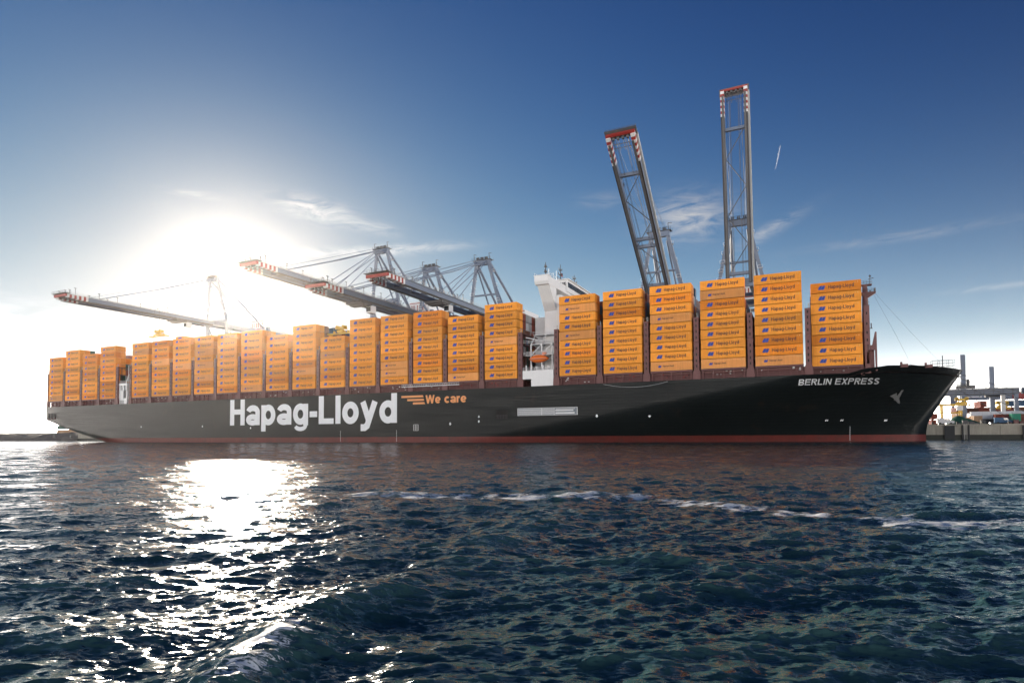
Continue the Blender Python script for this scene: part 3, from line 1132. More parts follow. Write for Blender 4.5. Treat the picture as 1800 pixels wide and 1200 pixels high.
# rows behind the outer one.  Those in view at the gap before the bridge tower are built one by one
ROWS = 24
inner = MB()
INM = [C_OR, C_RED, C_BROWN, C_GREY, C_BLUE, C_OR2, C_TAN, C_DKG]


def inner_tiers(b, r):
    n = TIERS[b]
    if b == 21 and r >= 3:
        return 7
    if b == 19 and r >= 4:
        return 10 if r < 20 else 9
    if b == 7:
        return 9 if r <= 2 else 8
    if b in (22, 24):
        return n - 1 if r > 2 else n
    if b in (12,):
        return 7
    if b == 3 or b == 2:
        return 9 if r < 2 else 7
    if r <= 2:
        return n
    return n - (1 if rc.random() < 0.5 else 0)


for b in range(1, 25):
    for r in range(2, ROWS + 1):
        y = bay_y(b) + 0.14 + (r - 1) * 2.51
        if y + CW > BEAM - bay_y(b) - 0.1:
            continue
        nt = inner_tiers(b, r)
        for t in range(1, nt + 1):
            z = bay_z(b) + (t - 1) * TH
            if r <= 2 and t > 4:
                k = rc.choice([0, 0, 0, 5])
            elif b in (18, 19, 21) and t > 6:
                k = rc.choice([0, 0, 5])
            else:
                k = rc.choice([1, 1, 2, 2, 2, 1, 3, 4, 0, 7])
            if b == 7 and t >= 6 and r <= 23:
                if r > 2:
                    k = rc.choice([1, 1, 2, 2, 1, 3, 2])
                mm = INM[k]
                o = put('shipping_container', CM[mm.name], None, (bay_x(b), y, z))
                cname = {0: 'orange', 1: 'rust-red', 2: 'brown', 3: 'grey', 5: 'deep orange'}[k]
                tag(o, '%s container end, %s tier, %s row inboard, behind the white bridge tower' % (cname, ORD[t], ORD[r]), 'container', 'containers stacked aft of the bridge tower')
                n_cont += 1
            elif b == 19 and t == 10:
                continue
            else:
                inner.box(bay_x(b), bay_x(b) + CL, y, y + CW, z, z + CH, k)
for b, r in ((19, 4), (19, 5), (19, 6), (19, 7), (19, 8), (19, 9), (19, 10), (19, 11)):
    o = put('shipping_container', CM20, None, (bay_x(b) + 6.1, bay_y(b) + 0.14 + (r - 1) * 2.51, bay_z(b) + 9 * TH))
    if r == 4:
        put('emblem', emblem_mesh('emblem', 1.4, 0.35, 1.7), o)
        tag(o, 'short orange container with a large emblem on top of the stacks below the boom', 'container')
    else:
        tag(o, 'short orange container on the topmost tier below the boom, %s in its line' % ORD[r - 2], 'container', 'short containers on the topmost tier')
io = inner.build('container_rows', INM)
io['kind'] = 'stuff'
io['label'] = 'mixed red, brown and grey containers filling the inner rows on deck'
io['category'] = 'containers'

# ------------------------------------------------------------------ hull lettering and marks
def on_hull(x, z, d=0.0):
    return (x, inset(x, z) - 0.05 - d, z)


put('ship_lettering', text_mesh('ship_lettering', 'Hapag-Lloyd', 0.235, lambda u, v, d: (-240.6 + 87.7 * u, -0.05 - d, 7.2 + v * 11.0), M_letter, n=20, gap=0.075, bw=0.735, xh=0.75, ds=-0.245, step=0.01), ship)
put('slogan_lettering', text_mesh('slogan_lettering', 'We care', 0.23, lambda u, v, d: (-140.3 + 16.9 * u, -0.05 - d, 13.95 + v * 3.0), M_oranget, n=12, gap=0.075, bw=0.70, xh=0.76, step=0.01), ship)
mb = MB()
for (xa, xb, xc, z0, z1) in ((-150.9, -141.5, -141.2, 16.25, 17.0), (-148.3, -141.2, -140.9, 15.0, 15.75), (-145.8, -140.9, -140.5, 13.75, 14.5)):
    mb.prism([(xa, z1), (xa, z0), (xc, z0), (xb, z1)], 'y', -0.07, -0.02)
mb.build('slogan_stripe', M_oranget, ship)


def name_map(u, v, d):
    z0 = 15.75 + 0.15 * u
    z = z0 + v * (1.55 - 0.1 * u)
    x = -18.8 + 19.9 * u + 0.30 * v
    return on_hull(x, z, d + 0.03)


put('name_lettering', text_mesh('name_lettering', 'BERLIN EXPRESS', 0.20, name_map, M_letter, n=10, gap=0.16, bw=0.80, seg=0.25, step=0.006), ship)


def plate(name, x0, x1, z0, z1, mt, d=0.06, parent=ship):
    mb = MB(); n = 6
    vs = []
    for i in range(n + 1):
        x = x0 + (x1 - x0) * i / n
        for z in (z0, z1):
            p = on_hull(x, z, 0); vs.append((p[0], p[1] - d, p[2]))
    mb._add(vs, [(2 * i, 2 * i + 2, 2 * i + 3, 2 * i + 1) for i in range(n)])
    return mb.build(name, mt, parent)


# recess with the stowed pilot ladder and walkway
rec = plate('pilot_recess', -103.7, -82.6, 8.85, 11.35, mat('recess_grey', (0.20, 0.23, 0.26), rough=0.6), d=0.02)
mb = MB()
for z in (8.9, 11.28):
    mb.box(-103.7, -82.6, -0.22, -0.06, z - 0.06, z + 0.06)
for x in (-103.6, -95.0, -90.6, -82.7):
    mb.box(x - 0.09, x + 0.09, -0.23, -0.06, 8.95, 11.22)
mb.build_each('recess_frame', M_white, rec)
mb = MB()
for i in range(60):
    x = -103.2 + i * 0.34
    if x < -90.8:
        mb.box(x - 0.045, x + 0.045, -0.16, -0.08, 9.1, 11.1)
for z in (9.5, 10.1, 10.7):
    mb.box(-103.3, -90.8, -0.2, -0.12, z - 0.06, z + 0.06)
mb.box(-90.2, -83.6, -0.2, -0.1, 9.25, 9.75); mb.box(-90.2, -84.0, -0.19, -0.1, 10.15, 10.55)
mb.tube((-90.0, -0.15, 10.85), (-83.4, -0.15, 10.85), 0.1, 6)
mb.build('stowed_ladder', M_white, rec)
dr_ = plate('side_door', -111.9, -107.3, 7.85, 10.8, M_dark, d=0.015)
mb = MB()
for i in range(7):
    mb.box(-111.4 + i * 0.6, -111.32 + i * 0.6, -0.12, -0.07, 7.9, 9.4)
mb.box(-111.8, -107.4, -0.12, -0.07, 9.0, 9.08)
mb.build('door_grating', M_steel2, dr_)
mb = MB()
for a_, b_ in (((-145.5, 4.3), (-145.5, 6.4)), ((-143.5, 4.3), (-143.5, 6.4)), ((-144.5, 4.3), (-144.5, 6.4))):
    mb.box(a_[0] - 0.06, a_[0] + 0.06, -0.1, -0.05, a_[1], b_[1])
for z in (4.3, 5.0, 5.7, 6.4):
    mb.box(-145.5, -143.5, -0.11, -0.05, z - 0.06, z + 0.06)
mb.build('hatch_outline', M_white, ship)
# tug push marks
for (x, z) in ((-300.5, 7.2), (-258.0, 7.0), (-228.2, 6.0), (-76.3, 8.3), (-60.0, 8.1), (-130, 6.5), (-118.5, 8.8), (-118.5, 7.2)):
    mb = MB()
    k = 0.5 if abs(x + 118.5) > 1 and x > -200 else 0.4
    y = inset(x, z) - 0.08
    pts = [(x - k * 0.5, z + k), (x - k * 0.5, z), (x - k, z), (x, z - k * 1.1), (x + k, z), (x + k * 0.5, z), (x + k * 0.5, z + k)]
    mb.prism(pts, 'y', y - 0.02, y + 0.2)
    mb.build('tug_mark', M_letter, ship)
for (x, z) in ((-11.9, 6.25), (-7.9, 6.25), (3.6, 6.15)):
    mb = MB()
    for i in range(2 if x < 0 else 3):
        xx = x + i * (0.45 if x < 0 else 0.28)
        y = inset(xx, z) - 0.12
        mb.prism([(xx - 0.15, z - 0.25), (xx + 0.08, z - 0.25), (xx + 0.3, z + 0.25), (xx + 0.07, z + 0.25)], 'y', y - 0.02, y + 0.1)
    mb.build('thruster_mark', M_letter, ship)
for x in (-5.4, -179.5, -153.0):
    mb = MB()
    for i in range(14):
        z = 0.4 + i * 0.3
        y = inset(x, z) - 0.1
        mb.box(x - 0.11, x + 0.11 - 0.08 * (i % 2), y - 0.02, y + 0.02, z, z + 0.14)
    mb.build('draught_mark', M_letter, ship)

# anchor, stowed in its pocket
ax, az_ = 6.0, 13.2
ay = inset(ax, az_)
r = empty('anchor', (ax, ay - 0.35, az_)); r.parent = ship
mb = MB()
mb.bar((-0.3, 0, -1.6), (0.3, -0.1, 1.9), 0.45, 0.4)
mb.build('shank', M_anchor, r)
mb = MB()
mb.prism([(-1.9, 0.0), (-0.4, -1.1), (0.35, -2.3), (0.9, -2.5), (0.75, -1.0), (1.9, 1.4), (1.35, 1.25), (0.35, -0.2), (-0.4, 0.3), (-1.1, 0.55)], 'y', -0.35, 0.1)
mb.build('fluke', M_anchor, r)
mb = MB(); mb.prism([(-2.4, 0.2), (-1.2, 1.6), (0.4, 2.2), (0.2, 1.4), (-0.9, 0.6), (-1.4, -0.4)], 'y', 0.05, 0.4); mb.build('hawse_lip', M_anchor, r)

# stern mooring openings
for (x0, x1, z0, z1, mt) in ((-377.6, -375.9, 11.9, 15.1, M_dark), (-374.9, -373.2, 12.0, 15.1, M_dark), (-372.2, -370.4, 12.1, 15.1, M_dark), (-369.2, -368.5, 13.3, 14.0, M_dark), (-369.2, -368.5, 12.2, 12.7, M_dark)):
    o = plate('mooring_opening', x0, x1, z0, z1, mt, d=0.015)
    if x1 - x0 > 1:
        mb = MB(); mb.box(x0, x1, -0.14, -0.06, z0 - 0.1, z0 + 0.05); mb.tube((x0 + 0.5, -0.2, z0 + 0.4), (x1 - 0.4, -0.2, z0 + 0.4), 0.22, 8)
        mb.build('roller', M_maroon, o)

# accommodation ladder stowed along the deck edge
r = empty('gangway', (-150.7, -0.2, 20.2)); r.parent = ship
mb = MB()
mb.box(0, 24.5, -0.1, 0.1, -0.1, 0.12); mb.box(0, 24.5, -0.1, 0.1, 0.75, 0.85)
mb.build('stringer', M_white, r)
mb = MB()
for i in range(50):
    mb.bar((i * 0.49, 0, 0.1), (i * 0.49 + (0.49 if i % 2 else 0.0), 0, 0.8), 0.07)
mb.build('baluster', M_rail, r)

# ------------------------------------------------------------------ bridge tower
sup = empty('superstructure', (0, 0, 0)); sup.parent = ship
mb = MB()
mb.box(-98.8, -90.9, 0.1, 9, 18.3, 20.95); mb.box(-101.9, -90.9, 0.1, 9, 20.95, 23.75)
mb.build_each('lower_house', M_white, sup)
mb = MB()
mb.box(-97.0, -91.0, 8.0, 53.0, 18.3, 49.9)
mb.box(-103.2, -97.0, 14.0, 47.0, 18.3, 44.0)
mb.build_each('tower', M_white, sup)
mb = MB()
mb.prism([(1.6, 52.25), (8.0, 44.6), (8.0, 52.25)], 'x', -97.0, -92.7)
mb.prism([(53.0, 44.6), (59.4, 52.25), (53.0, 52.25)], 'x', -97.0, -92.7)
mb.build_each('wing_bracket', M_white, sup)
mb = MB()
mb.prism([(0.0, 53.3), (0.6, 52.25), (60.4, 52.25), (61.0, 53.3), (61.0, 55.0), (0.0, 55.0)], 'x', -97.4, -92.6)
wing = mb.build('bridge_wing', M_white, sup)
mb = MB()
mb.box(-97.6, -92.4, -0.2, 2.4, 55.0, 55.25)
for x in (-97.4, -92.6):
    for y in np.arange(0.2, 60, 1.6):
        mb.box(x - 0.04, x + 0.04, y - 0.04, y + 0.04, 55.0, 56.1)
    for z in (55.5, 56.1):
        mb.tube((x, 0, z), (x, 61, z), 0.04, 4)
mb.build('wing_railing', M_white, wing)
mb = MB(); mb.box(-99.5, -92.0, 17, 44, 53.0, 57.2); mb.box(-100, -91.4, 16.4, 44.6, 57.2, 57.5)
wh = mb.build('wheelhouse', M_white, sup)
for i in range(18):
    mb = MB(); y = 17.6 + i * 1.45
    mb.box(-91.98, -91.9, y, y + 1.15, 54.6, 56.4)
    mb.build('bridge_window', M_glass, wh)
for i in range(4):
    mb = MB(); x = -99.0 + i * 1.7
    mb.box(x, x + 1.3, 16.9, 16.98, 54.6, 56.4); mb.build('side_window', M_glass, wh)
for zz in np.arange(25.5, 49, 2.9):
    for i in range(3):
        mb = MB(); x = -96.2 + i * 1.9
        mb.box(x, x + 0.6, 7.93, 8.02, zz, zz + 0.8); mb.build('porthole', M_glass, sup) if zz > 60 else None
# deck gear around the lifeboat
mb = MB()
for z in (24.0, 24.4, 24.8, 28.9, 29.3, 29.8, 33.2, 33.7):
    mb.tube((-101.8, 0.3, z), (-91.0, 0.3, z), 0.045, 4)
for x in np.arange(-101.8, -90.9, 1.35):
    mb.box(x - 0.05, x + 0.05, 0.26, 0.34, 23.7, 24.85)
mb.build('boat_deck_railing', M_white, sup)
mb = MB()
mb.box(-101.0, -91.0, 0.6, 8, 28.75, 29.0); mb.box(-100.0, -91.0, 2.2, 8, 32.6, 32.85); mb.box(-99.5, -91.0, 4, 8, 36.0, 36.2)
for x in (-99.4, -95.5, -91.8):
    mb.box(x - 0.16, x + 0.16, 1.4, 1.75, 23.7, 32.6)
    mb.bar((x, 1.6, 32.6), (x, 5, 36.0), 0.25)
mb.bar((-99.4, 1.6, 29.0), (-95.5, 1.6, 32.6), 0.22); mb.bar((-95.5, 1.6, 29.0), (-91.8, 1.6, 32.6), 0.2)
mb.tube((-101, 1, 35.0), (-95, 1.2, 33.4), 0.16, 6)
for x in (-100.9, -99.0, -97.2, -94.8, -93.0):
    mb.tube((x, 0.9, 23.7), (x, 0.9, 25.0 + (x % 0.7)), 0.28, 8)
mb.build('davit_platform', M_white, sup)
mb = MB()
for z in (29.6, 30.1, 33.4, 33.9, 36.8, 37.2):
    y = 0.7 if z < 31 else 2.3 if z < 35 else 4.1
    mb.tube((-100.8, y, z), (-91, y, z), 0.04, 4)
    for x in np.arange(-100.8, -91, 1.3):
        mb.tube((x, y, z - 0.8), (x, y, z), 0.035, 4)
mb.build('platform_railing', M_white, sup)


def mast(name, x, y, z0, z1, parent, mt, spreaders):
    r = empty(name, (x, y, 0)); r.parent = parent
    mb = MB(); mb.tube((0, 0, z0), (0, 0, z1), 0.28, 8, r2=0.1); mb.build('pole', mt, r)
    mb = MB()
    for f_, w in spreaders:
        z = z0 + (z1 - z0) * f_
        mb.bar((-0.3 * w, -w, z), (0.3 * w, w, z), 0.14)
        for s in (-1, 1):
            mb.tube((s * 0.3 * w, s * w, z), (s * 0.3 * w, s * w, z + 0.7), 0.14, 6)
        mb.box(-0.5, 0.5, -0.5, 0.5, z - 0.1, z)
    mb.build('yard', mt, r)
    return r


mast('radar_mast', -95, 18.0, 55, 63.2, sup, M_steel2, ((0.35, 1.5), (0.55, 1.1), (0.75, 0.8)))
mast('signal_mast', -95, 4.2, 55, 60.6, sup, M_steel2, ((0.4, 0.5), (0.7, 0.4)))
mast('aerial_mast', -94, 29.7, 57.4, 62.0, sup, M_steel2, ((0.4, 1.4), (0.7, 0.8)))
mb = MB()
for y in (7, 11, 14, 23, 26, 33, 37):
    mb.tube((-95, y, 55), (-95, y, 58.0 + (y % 5) * 0.5), 0.05, 5)
mb.tube((-95, 24, 57.5), (-95, 24, 58.6), 0.6, 10); mb.tube((-95, 35, 57.5), (-95, 35, 58.9), 0.7, 10)
mb.build('aerial', M_white, sup)
mb = MB(); mb.prism([(18.6, 59.2), (20.2, 59.1), (20.1, 60.2), (18.6, 60.3)], 'x', -95.03, -94.97); mb.build('signal_flag', M_red, sup)

# lifeboat: a closed boat hung in its davits
def lifeboat():
    r = empty('lifeboat', (-96.4, 1.1, 25.75)); r.scale = (0.98, 1.15, 1.4)
    mb = MB(); n, k = 20, 14
    vs = []
    for i in range(n + 1):
        u = -1 + 2 * i / n
        x = u * 3.55
        w = max(0.05, (1 - abs(u) ** 2.6)) ** 0.55
        top = 1.25 * (1 - 0.32 * abs(u) ** 3) * (0.6 + 0.4 * w)
        bot = -0.2 + 0.55 * abs(u) ** 3
        for j in range(k):
            t = 2 * math.pi * j / k
            cz, cy_ = math.sin(t), math.cos(t)
            z = (bot + top) / 2 + 0.85 + (top - bot) * 0.85 * cz * (0.35 + 0.65 * w) * 0.8
            vs.append((x, cy_ * 1.2 * w, z))
    fs = []
    for i in range(n):
        for j in range(k):
            fs.append((i * k + j, i * k + (j + 1) % k, (i + 1) * k + (j + 1) % k, (i + 1) * k + j))
    fs += [tuple(reversed(range(k))), tuple(range(n * k, n * k + k))]
    mb._add(vs, fs)
    mb.build('boat_hull', M_lifeboat, r, smooth=True)
    mb = MB(); mb.box(-3.2, 3.2, -1.24, -1.18, 1.12, 1.24); mb.build('rubbing_strake', M_steel2, r)
    mb = MB(); mb.box(1.5, 2.7, -0.55, 0.55, 2.2, 2.75); mb.build('steering_cupola', M_lifeboat, r)
    mb = MB()
    for x in (-2.2, 2.2):
        mb.tube((x, 0, 2.2), (x, 0, 2.6), 0.06, 5)
    mb.build('lifting_hook', M_steel2, r)
    tag(r, 'orange enclosed lifeboat hanging beside the white bridge tower', 'lifeboat')


lifeboat()

# white engine casing between the after stacks
r = empty('engine_casing', (-317.5, 0.6, 0)); r.parent = ship
mb = MB()
mb.box(-2.6, 4.3, 0.3, 5, 20.3, 20.9); mb.box(-3.2, 4.3, 0.2, 5, 27.6, 28.6)
mb.box(-2.0, 1.2, 0.4, 5, 20.9, 25.2); mb.box(1.2, 3.9, 0.7, 5, 20.9, 25.0)
mb.box(-2.0, -0.9, 0.4, 5, 25.2, 27.6); mb.box(0.6, 1.6, 0.4, 5, 25.2, 27.6); mb.box(3.0, 3.8, 0.4, 5, 25.2, 27.6)
mb.box(-2.0, -1.0, 0.4, 5, 18.2, 20.3); mb.box(0.2, 0.7, 0.4, 5, 18.2, 20.3); mb.box(1.5, 3.9, 0.5, 5, 18.2, 20.3)
mb.build('casing', M_white, r)
mb = MB(); mb.box(1.4, 3.0, 0.58, 0.68, 21.4, 25.0); mb.build('louvre', M_steel2, r)
mb = MB()
for x in np.arange(-3.1, 4.3, 0.8):
    mb.box(x - 0.04, x + 0.04, 0.3, 0.38, 28.6, 29.9)
mb.tube((-3.2, 0.34, 29.2), (4.3, 0.34, 29.2), 0.04, 4); mb.tube((-3.2, 0.34, 29.9), (4.3, 0.34, 29.9), 0.04, 4)
mb.build('casing_railing', M_white, r)
mb = MB()
for x in (2.6, 3.6):
    mb.tube((x, 2.0, 28.6), (x, 2.0, 37.5), 0.14, 6)
mb.bar((1.5, 1.5, 28.6), (3.8, 1.5, 33.0), 0.3)
mb.build('exhaust_pipe', M_white, r)

# foremast and forecastle
r = empty('foremast', (-1.05, 16.0, 0)); r.parent = ship
mb = MB(); mb.tube((0, 0, 19), (0, 0, 34), 1.05, 12, r2=0.95); mb.tube((0, 0, 34), (0, 0, 44.7), 0.95, 12, r2=0.62); mb.build('pole', M_maroon, r)
mb = MB(); mb.box(-1.3, 2.6, -1.0, 1.0, 42.2, 42.6); mb.prism([(-1.2, 42.2), (0.5, 40.9), (2.5, 42.2)], 'y', -0.7, 0.7); mb.box(-1.0, 1.7, -1.0, 1.0, 44.6, 44.85); mb.build_each('crosstree', M_maroon, r)
mb = MB()
for (x0, x1, z) in ((-1.3, 2.6, 42.6), (-1.0, 1.7, 44.85)):
    for h_ in (0.5, 1.05):
        mb.tube((x0, -0.95, z + h_), (x1, -0.95, z + h_), 0.035, 4); mb.tube((x0, 0.95, z + h_), (x1, 0.95, z + h_), 0.035, 4)
    for x in np.linspace(x0, x1, 5):
        mb.tube((x, -0.95, z), (x, -0.95, z + 1.05), 0.035, 4)
mb.tube((1.3, 0, 44.8), (1.3, 0, 47.7), 0.07, 6); mb.bar((0.9, 0, 46.5), (2.2, 0, 46.7), 0.16); mb.box(1.05, 1.55, -0.2, 0.2, 47.1, 47.5)
mb.tube((2.4, 0, 42.6), (2.4, 0, 43.7), 0.22, 6); mb.tube((1.3, 0, 42.6), (1.3, 0, 43.2), 0.2, 6)
mb.build('mast_fitting', M_steel2, r)
r = empty('bow_breakwater', (-1.45, 3.2, 0)); r.parent = ship; r.scale = (0.72, 1, 1)
mb = MB()
mb.box(-1.4, 0.4, 0, 0.8, 26.0, 36.6); mb.box(-1.4, 0.4, 0.1, 0.9, 18.4, 21.0)
mb.prism([(-1.4, 21.0), (-0.9, 21.0), (-0.7, 24.6), (1.4, 24.6), (1.9, 21.0), (2.5, 21.0), (2.5, 29.3), (2.0, 29.3), (0.4, 26.6), (0.4, 26.0), (-1.4, 26.0)][:3] + [(-0.7, 26.0), (-1.4, 26.0)], 'y', 0, 0.8)
mb.box(0.4, 2.5, 0.02, 0.78, 24.6, 25.9); mb.box(1.9, 2.52, 0.04, 0.76, 19.0, 24.6)
mb.prism([(1.0, 25.9), (2.5, 25.9), (2.5, 29.4), (2.0, 29.4)], 'y', 0.0, 0.8)
mb.box(0.3, 2.0, 3.0, 50.0, 19.0, 25.0)
mb.build('breakwater_plate', M_maroon, r)
mb = MB()
for z in (27.0, 29.0, 31.4, 34.2):
    mb.box(-0.75, -0.35, -0.03, 0.1, z, z + 0.7)
mb.build_each('access_slot', M_dark, r)
mb = MB(); mb.box(-1.5, 0.5, -0.1, 0.9, 36.6, 36.7); mb.box(0.4, 1.3, 0, 0.9, 30.4, 30.5)
for x in (-1.4, -0.5, 0.4):
    mb.tube((x, -0.05, 36.7), (x, -0.05, 37.6), 0.035, 4)
mb.tube((-1.4, -0.05, 37.5), (0.4, -0.05, 37.5), 0.035, 4); mb.tube((0.9, 0.3, 30.5), (0.9, 0.3, 31.8), 0.2, 6)
mb.build('lamp_bracket', M_steel2, r)
mb = MB()
for x, y in ((6.6, 7.0), (12.9, 14.0)):
    zt_ = top_z(x)
    yy = inset(x, zt_)
    mb.box(x - 0.9, x + 0.9, yy - 0.12, yy + 0.6, zt_ - 0.5, zt_ + 0.35); mb.box(x - 0.9, x - 0.4, yy - 0.1, yy + 0.5, zt_ + 0.3, zt_ + 0.9)
mb.build_each('fairlead', M_maroon, ship)
r = empty('bow_light_frame', (17.5, 20.0, 20.3)); r.parent = ship
mb = MB()
mb.tube((0, 0, -1), (0, 0, 3.6), 0.12, 6)
for s in (-1, 1):
    for x in (-2.6, -1.0, 1.2, 2.6):
        mb.tube((x, s * 1.2, -1), (x, s * 1.2, 2.2), 0.05, 4)
    for z in (0.6, 1.4, 2.2):
        mb.tube((-2.6, s * 1.2, z), (2.6, s * 1.2, z), 0.05, 4)
mb.build('pipe_frame', M_steel2, r)
mb = MB(); mb.tube((-6.0, -1, 1.0), (-8, -1, 1.4), 0.1, 5); mb.tube((-6, -1, 1.0), (-2.6, -1.2, 0.8), 0.05, 4); mb.build('deck_davit', M_steel2, r)
mb = MB()
mb.path([(1.6, 16, 42.0), (10.5, 18, 30.0), (17.0, 20, 22.0)], 0.02, 4); mb.path([(1.2, 16, 41.6), (6.0, 15, 30), (9.8, 14, 20.0)], 0.02, 4)
mb.build('forestay_wire', M_rope, ship)


# ------------------------------------------------------------------ ship-to-shore cranes
def crane(X, zb, za, ytip, label, boom_to=None, s=4.15, gl=120.0, house=True):
    """zb: centre height of boom girders, za: apex height; boom_to: (y, z) of a raised boom's end"""
    r = empty('quay_crane', (X, QY + 3.5, QZ))
    oy, oz = QY + 3.5, QZ

    def P(x, y, z):
        return (x, y - oy, z - oz)
    gw, gh = 1.35, 2.3
    hinge = (63.5, zb)
    # portal
    for sx in (-1, 1):
        for y in (oy, oy + 32):
            mb = MB(); mb.bar(P(sx * 9.0, y, QZ + 1.2), P(sx * 8.2, y, zb + 1), 1.7, 1.5); mb.build('leg', M_steel, r)
    mb = MB()
    for y in (oy, oy + 32):
        mb.bar(P(-10.5, y, QZ + 1.4), P(10.5, y, QZ + 1.4), 1.6, 1.8)
        mb.bar(P(-8.4, y, zb + 2.2), P(8.4, y, zb + 2.2), 1.6, 2.0)
        mb.bar(P(-8.7, y, QZ + 15), P(8.7, y, QZ + 15), 1.3, 1.6)
    for sx in (-1, 1):
        mb.bar(P(sx * 8.7, oy, QZ + 15), P(sx * 8.7, oy + 32, QZ + 15), 1.3, 1.6)
        mb.tube(P(sx * 8.7, oy + 31, QZ + 16), P(sx * 8.3, oy + 1, zb - 2), 0.5, 8)
    mb.build_each('portal_beam', M_steel, r)
    mb = MB()
    for sx in (-1, 1):
        for y in (oy, oy + 32):
            for q in (-1.6, -0.5, 0.5, 1.6):
                mb.tube(P(sx * 9.3 + q, y - 0.2, QZ + 0.35), P(sx * 9.3 + q, y + 0.2, QZ + 0.35), 0.34, 10)
    mb.build('bogie_wheel', M_steel2, r)
    mb = MB()
    for sx in (-1, 1):
        mb.bar(P(sx * s, hinge[0], zb), P(sx * s, gl, zb), gw, gh)
    for y in (66, 84, 101.5, gl):
        mb.bar(P(-s, y, zb), P(s, y, zb), 1.0, 1.4)
    mb.build_each('main_girder', M_steel, r)
    # boom
    tip = boom_to if boom_to else (ytip, zb)
    H = Vector((0, hinge[0], hinge[1])); T = Vector((0, tip[0], tip[1]))
    d = (T - H); Lb = d.length; d.normalize()
    nrm = Vector((0, -d.z, d.y))
    if nrm.z < 0 or (abs(nrm.z) < 0.2 and nrm.y < 0):
        nrm = -nrm
    if boom_to:
        nrm = Vector((0, d.z, -d.y)); nrm = nrm if nrm.y > 0 else -nrm

    def Q(x, a, h):
        p = H + d * a + nrm * h
        return P(x, p.y, p.z)

    def girder(mb, x, a0, a1, w=gw, h=gh, off=0.0):
        vs = []
        for a in (a0, a1):
            for i, j in ((-1, -1), (1, -1), (1, 1), (-1, 1)):
                vs.append(Q(x + i * w / 2, a, off + j * h / 2))
        mb._add(vs, [(0, 1, 2, 3), (7, 6, 5, 4), (0, 4, 5, 1), (1, 5, 6, 2), (2, 6, 7, 3), (3, 7, 4, 0)])
    nst = 9
    Ls = 9.6
    for sx in (-1, 1):
        mb = MB(); girder(mb, sx * s, 0.3, Lb - Ls); bo = mb.build('boom_girder', M_steel, r)
        mb = MB(); girder(mb, sx * s, 0.32, Lb - Ls - 0.02, w=gw * 0.985, h=0.16, off=-gh / 2 - 0.05); mb.build('soffit_shade_plate', M_soffit_shade, bo)  # thin plate added under the girder to hold the painted shade
        mb = MB(); girder(mb, sx * (s - 0.2), 0.3, Lb - 2.0, w=0.7, h=0.3, off=-gh / 2 - 0.26); mb.build('trolley_rail', M_steel2, bo)
    for sx in (-1, 1):
        for i in range(nst):
            a0 = Lb - Ls + i * Ls / nst
            mb = MB(); girder(mb, sx * s, a0, a0 + Ls / nst, h=gh * (1 - 0.04 * i))
            mb.build('warning_stripe', M_red if i % 2 else M_cwhite, r)
    mb = MB()
    vs = []
    for a in (Lb, Lb + 0.7):
        for i, j in ((-1, -1), (1, -1), (1, 1), (-1, 1)):
            vs.append(Q(i * (s + 0.7), a, 0.3 + j * gh * 0.24))
    mb._add(vs, [(0, 1, 2, 3), (7, 6, 5, 4), (0, 4, 5, 1), (1, 5, 6, 2), (2, 6, 7, 3), (3, 7, 4, 0)])
    mb.build('boom_end_beam', M_red, r)
    # cross ties and diagonal braces between the girders
    ties = [4, Lb - 14.5] + ([Lb * 0.34, Lb * 0.39] if boom_to and boom_to[1] < 120 else [])
    mb = MB()
    for a in ties:
        mb.bar(Q(-s, a, 0.1), Q(s, a, 0.1), 1.3, 1.1)
    mb.build_each('cross_tie', M_steel, r)
    mb = MB()
    nz_ = int((Lb - 18.5) / 9.6)
    st_ = (Lb - 18.5) / nz_
    for i in range(nz_):
        k_ = 1 if i % 2 else -1
        mb.tube(Q(k_ * (s - 0.6), 4 + i * st_, 0), Q(-k_ * (s - 0.6), 4 + (i + 1) * st_, 0), 0.15, 6)
    mb.build_each('diagonal_brace', M_steel2, r)
    # walkways, rails and small gear on the boom
    mb = MB()
    girder(mb, s + 0.95, 1.0, Lb - 1, w=0.5, h=0.08, off=gh * 0.35)
    for sx in (1,):
        x = sx * (s + 1.2)
        for h_ in (0.6, 1.15):
            mb.tube(Q(x, 1, gh * 0.35 + h_), Q(x, Lb - 1, gh * 0.35 + h_), 0.05, 4)
        for a in np.arange(1, Lb, 2.4):
            mb.tube(Q(x, a, gh * 0.35), Q(x, a, gh * 0.35 + 1.15), 0.05, 4)
    mb.build('boom_walkway', M_rail, r)['kind'] = 'stuff'
    mb = MB()
    for a in (Lb * 0.3, Lb * 0.36, Lb * 0.55, Lb * 0.7, Lb - 15, Lb - 1.5, Lb - 4):
        for sx in (-1, 1):
            hh = 1.6 + (a * 7 % 1.7)
            mb.tube(Q(sx * s, a, gh / 2), Q(sx * s, a, gh / 2 + hh), 0.12, 5); mb.bar(Q(sx * s, a - 0.5, gh / 2 + hh), Q(sx * s, a + 0.7, gh / 2 + hh), 0.2)
    girder(mb, 0, Lb - 1.6, Lb + 1.5, w=2 * s + 2.4, h=0.12, off=gh * 0.55)
    for x in np.linspace(-s - 1, s + 1, 9):
        for a in (Lb - 1.4, Lb + 1.4):
            mb.tube(Q(x, a, gh * 0.55), Q(x, a, gh * 0.55 + 1.1), 0.05, 4)
    for a in (Lb - 1.4, Lb + 1.4):
        for h_ in (0.55, 1.1):
            mb.tube(Q(-s - 1.1, a, gh * 0.55 + h_), Q(s + 1.1, a, gh * 0.55 + h_), 0.05, 4)
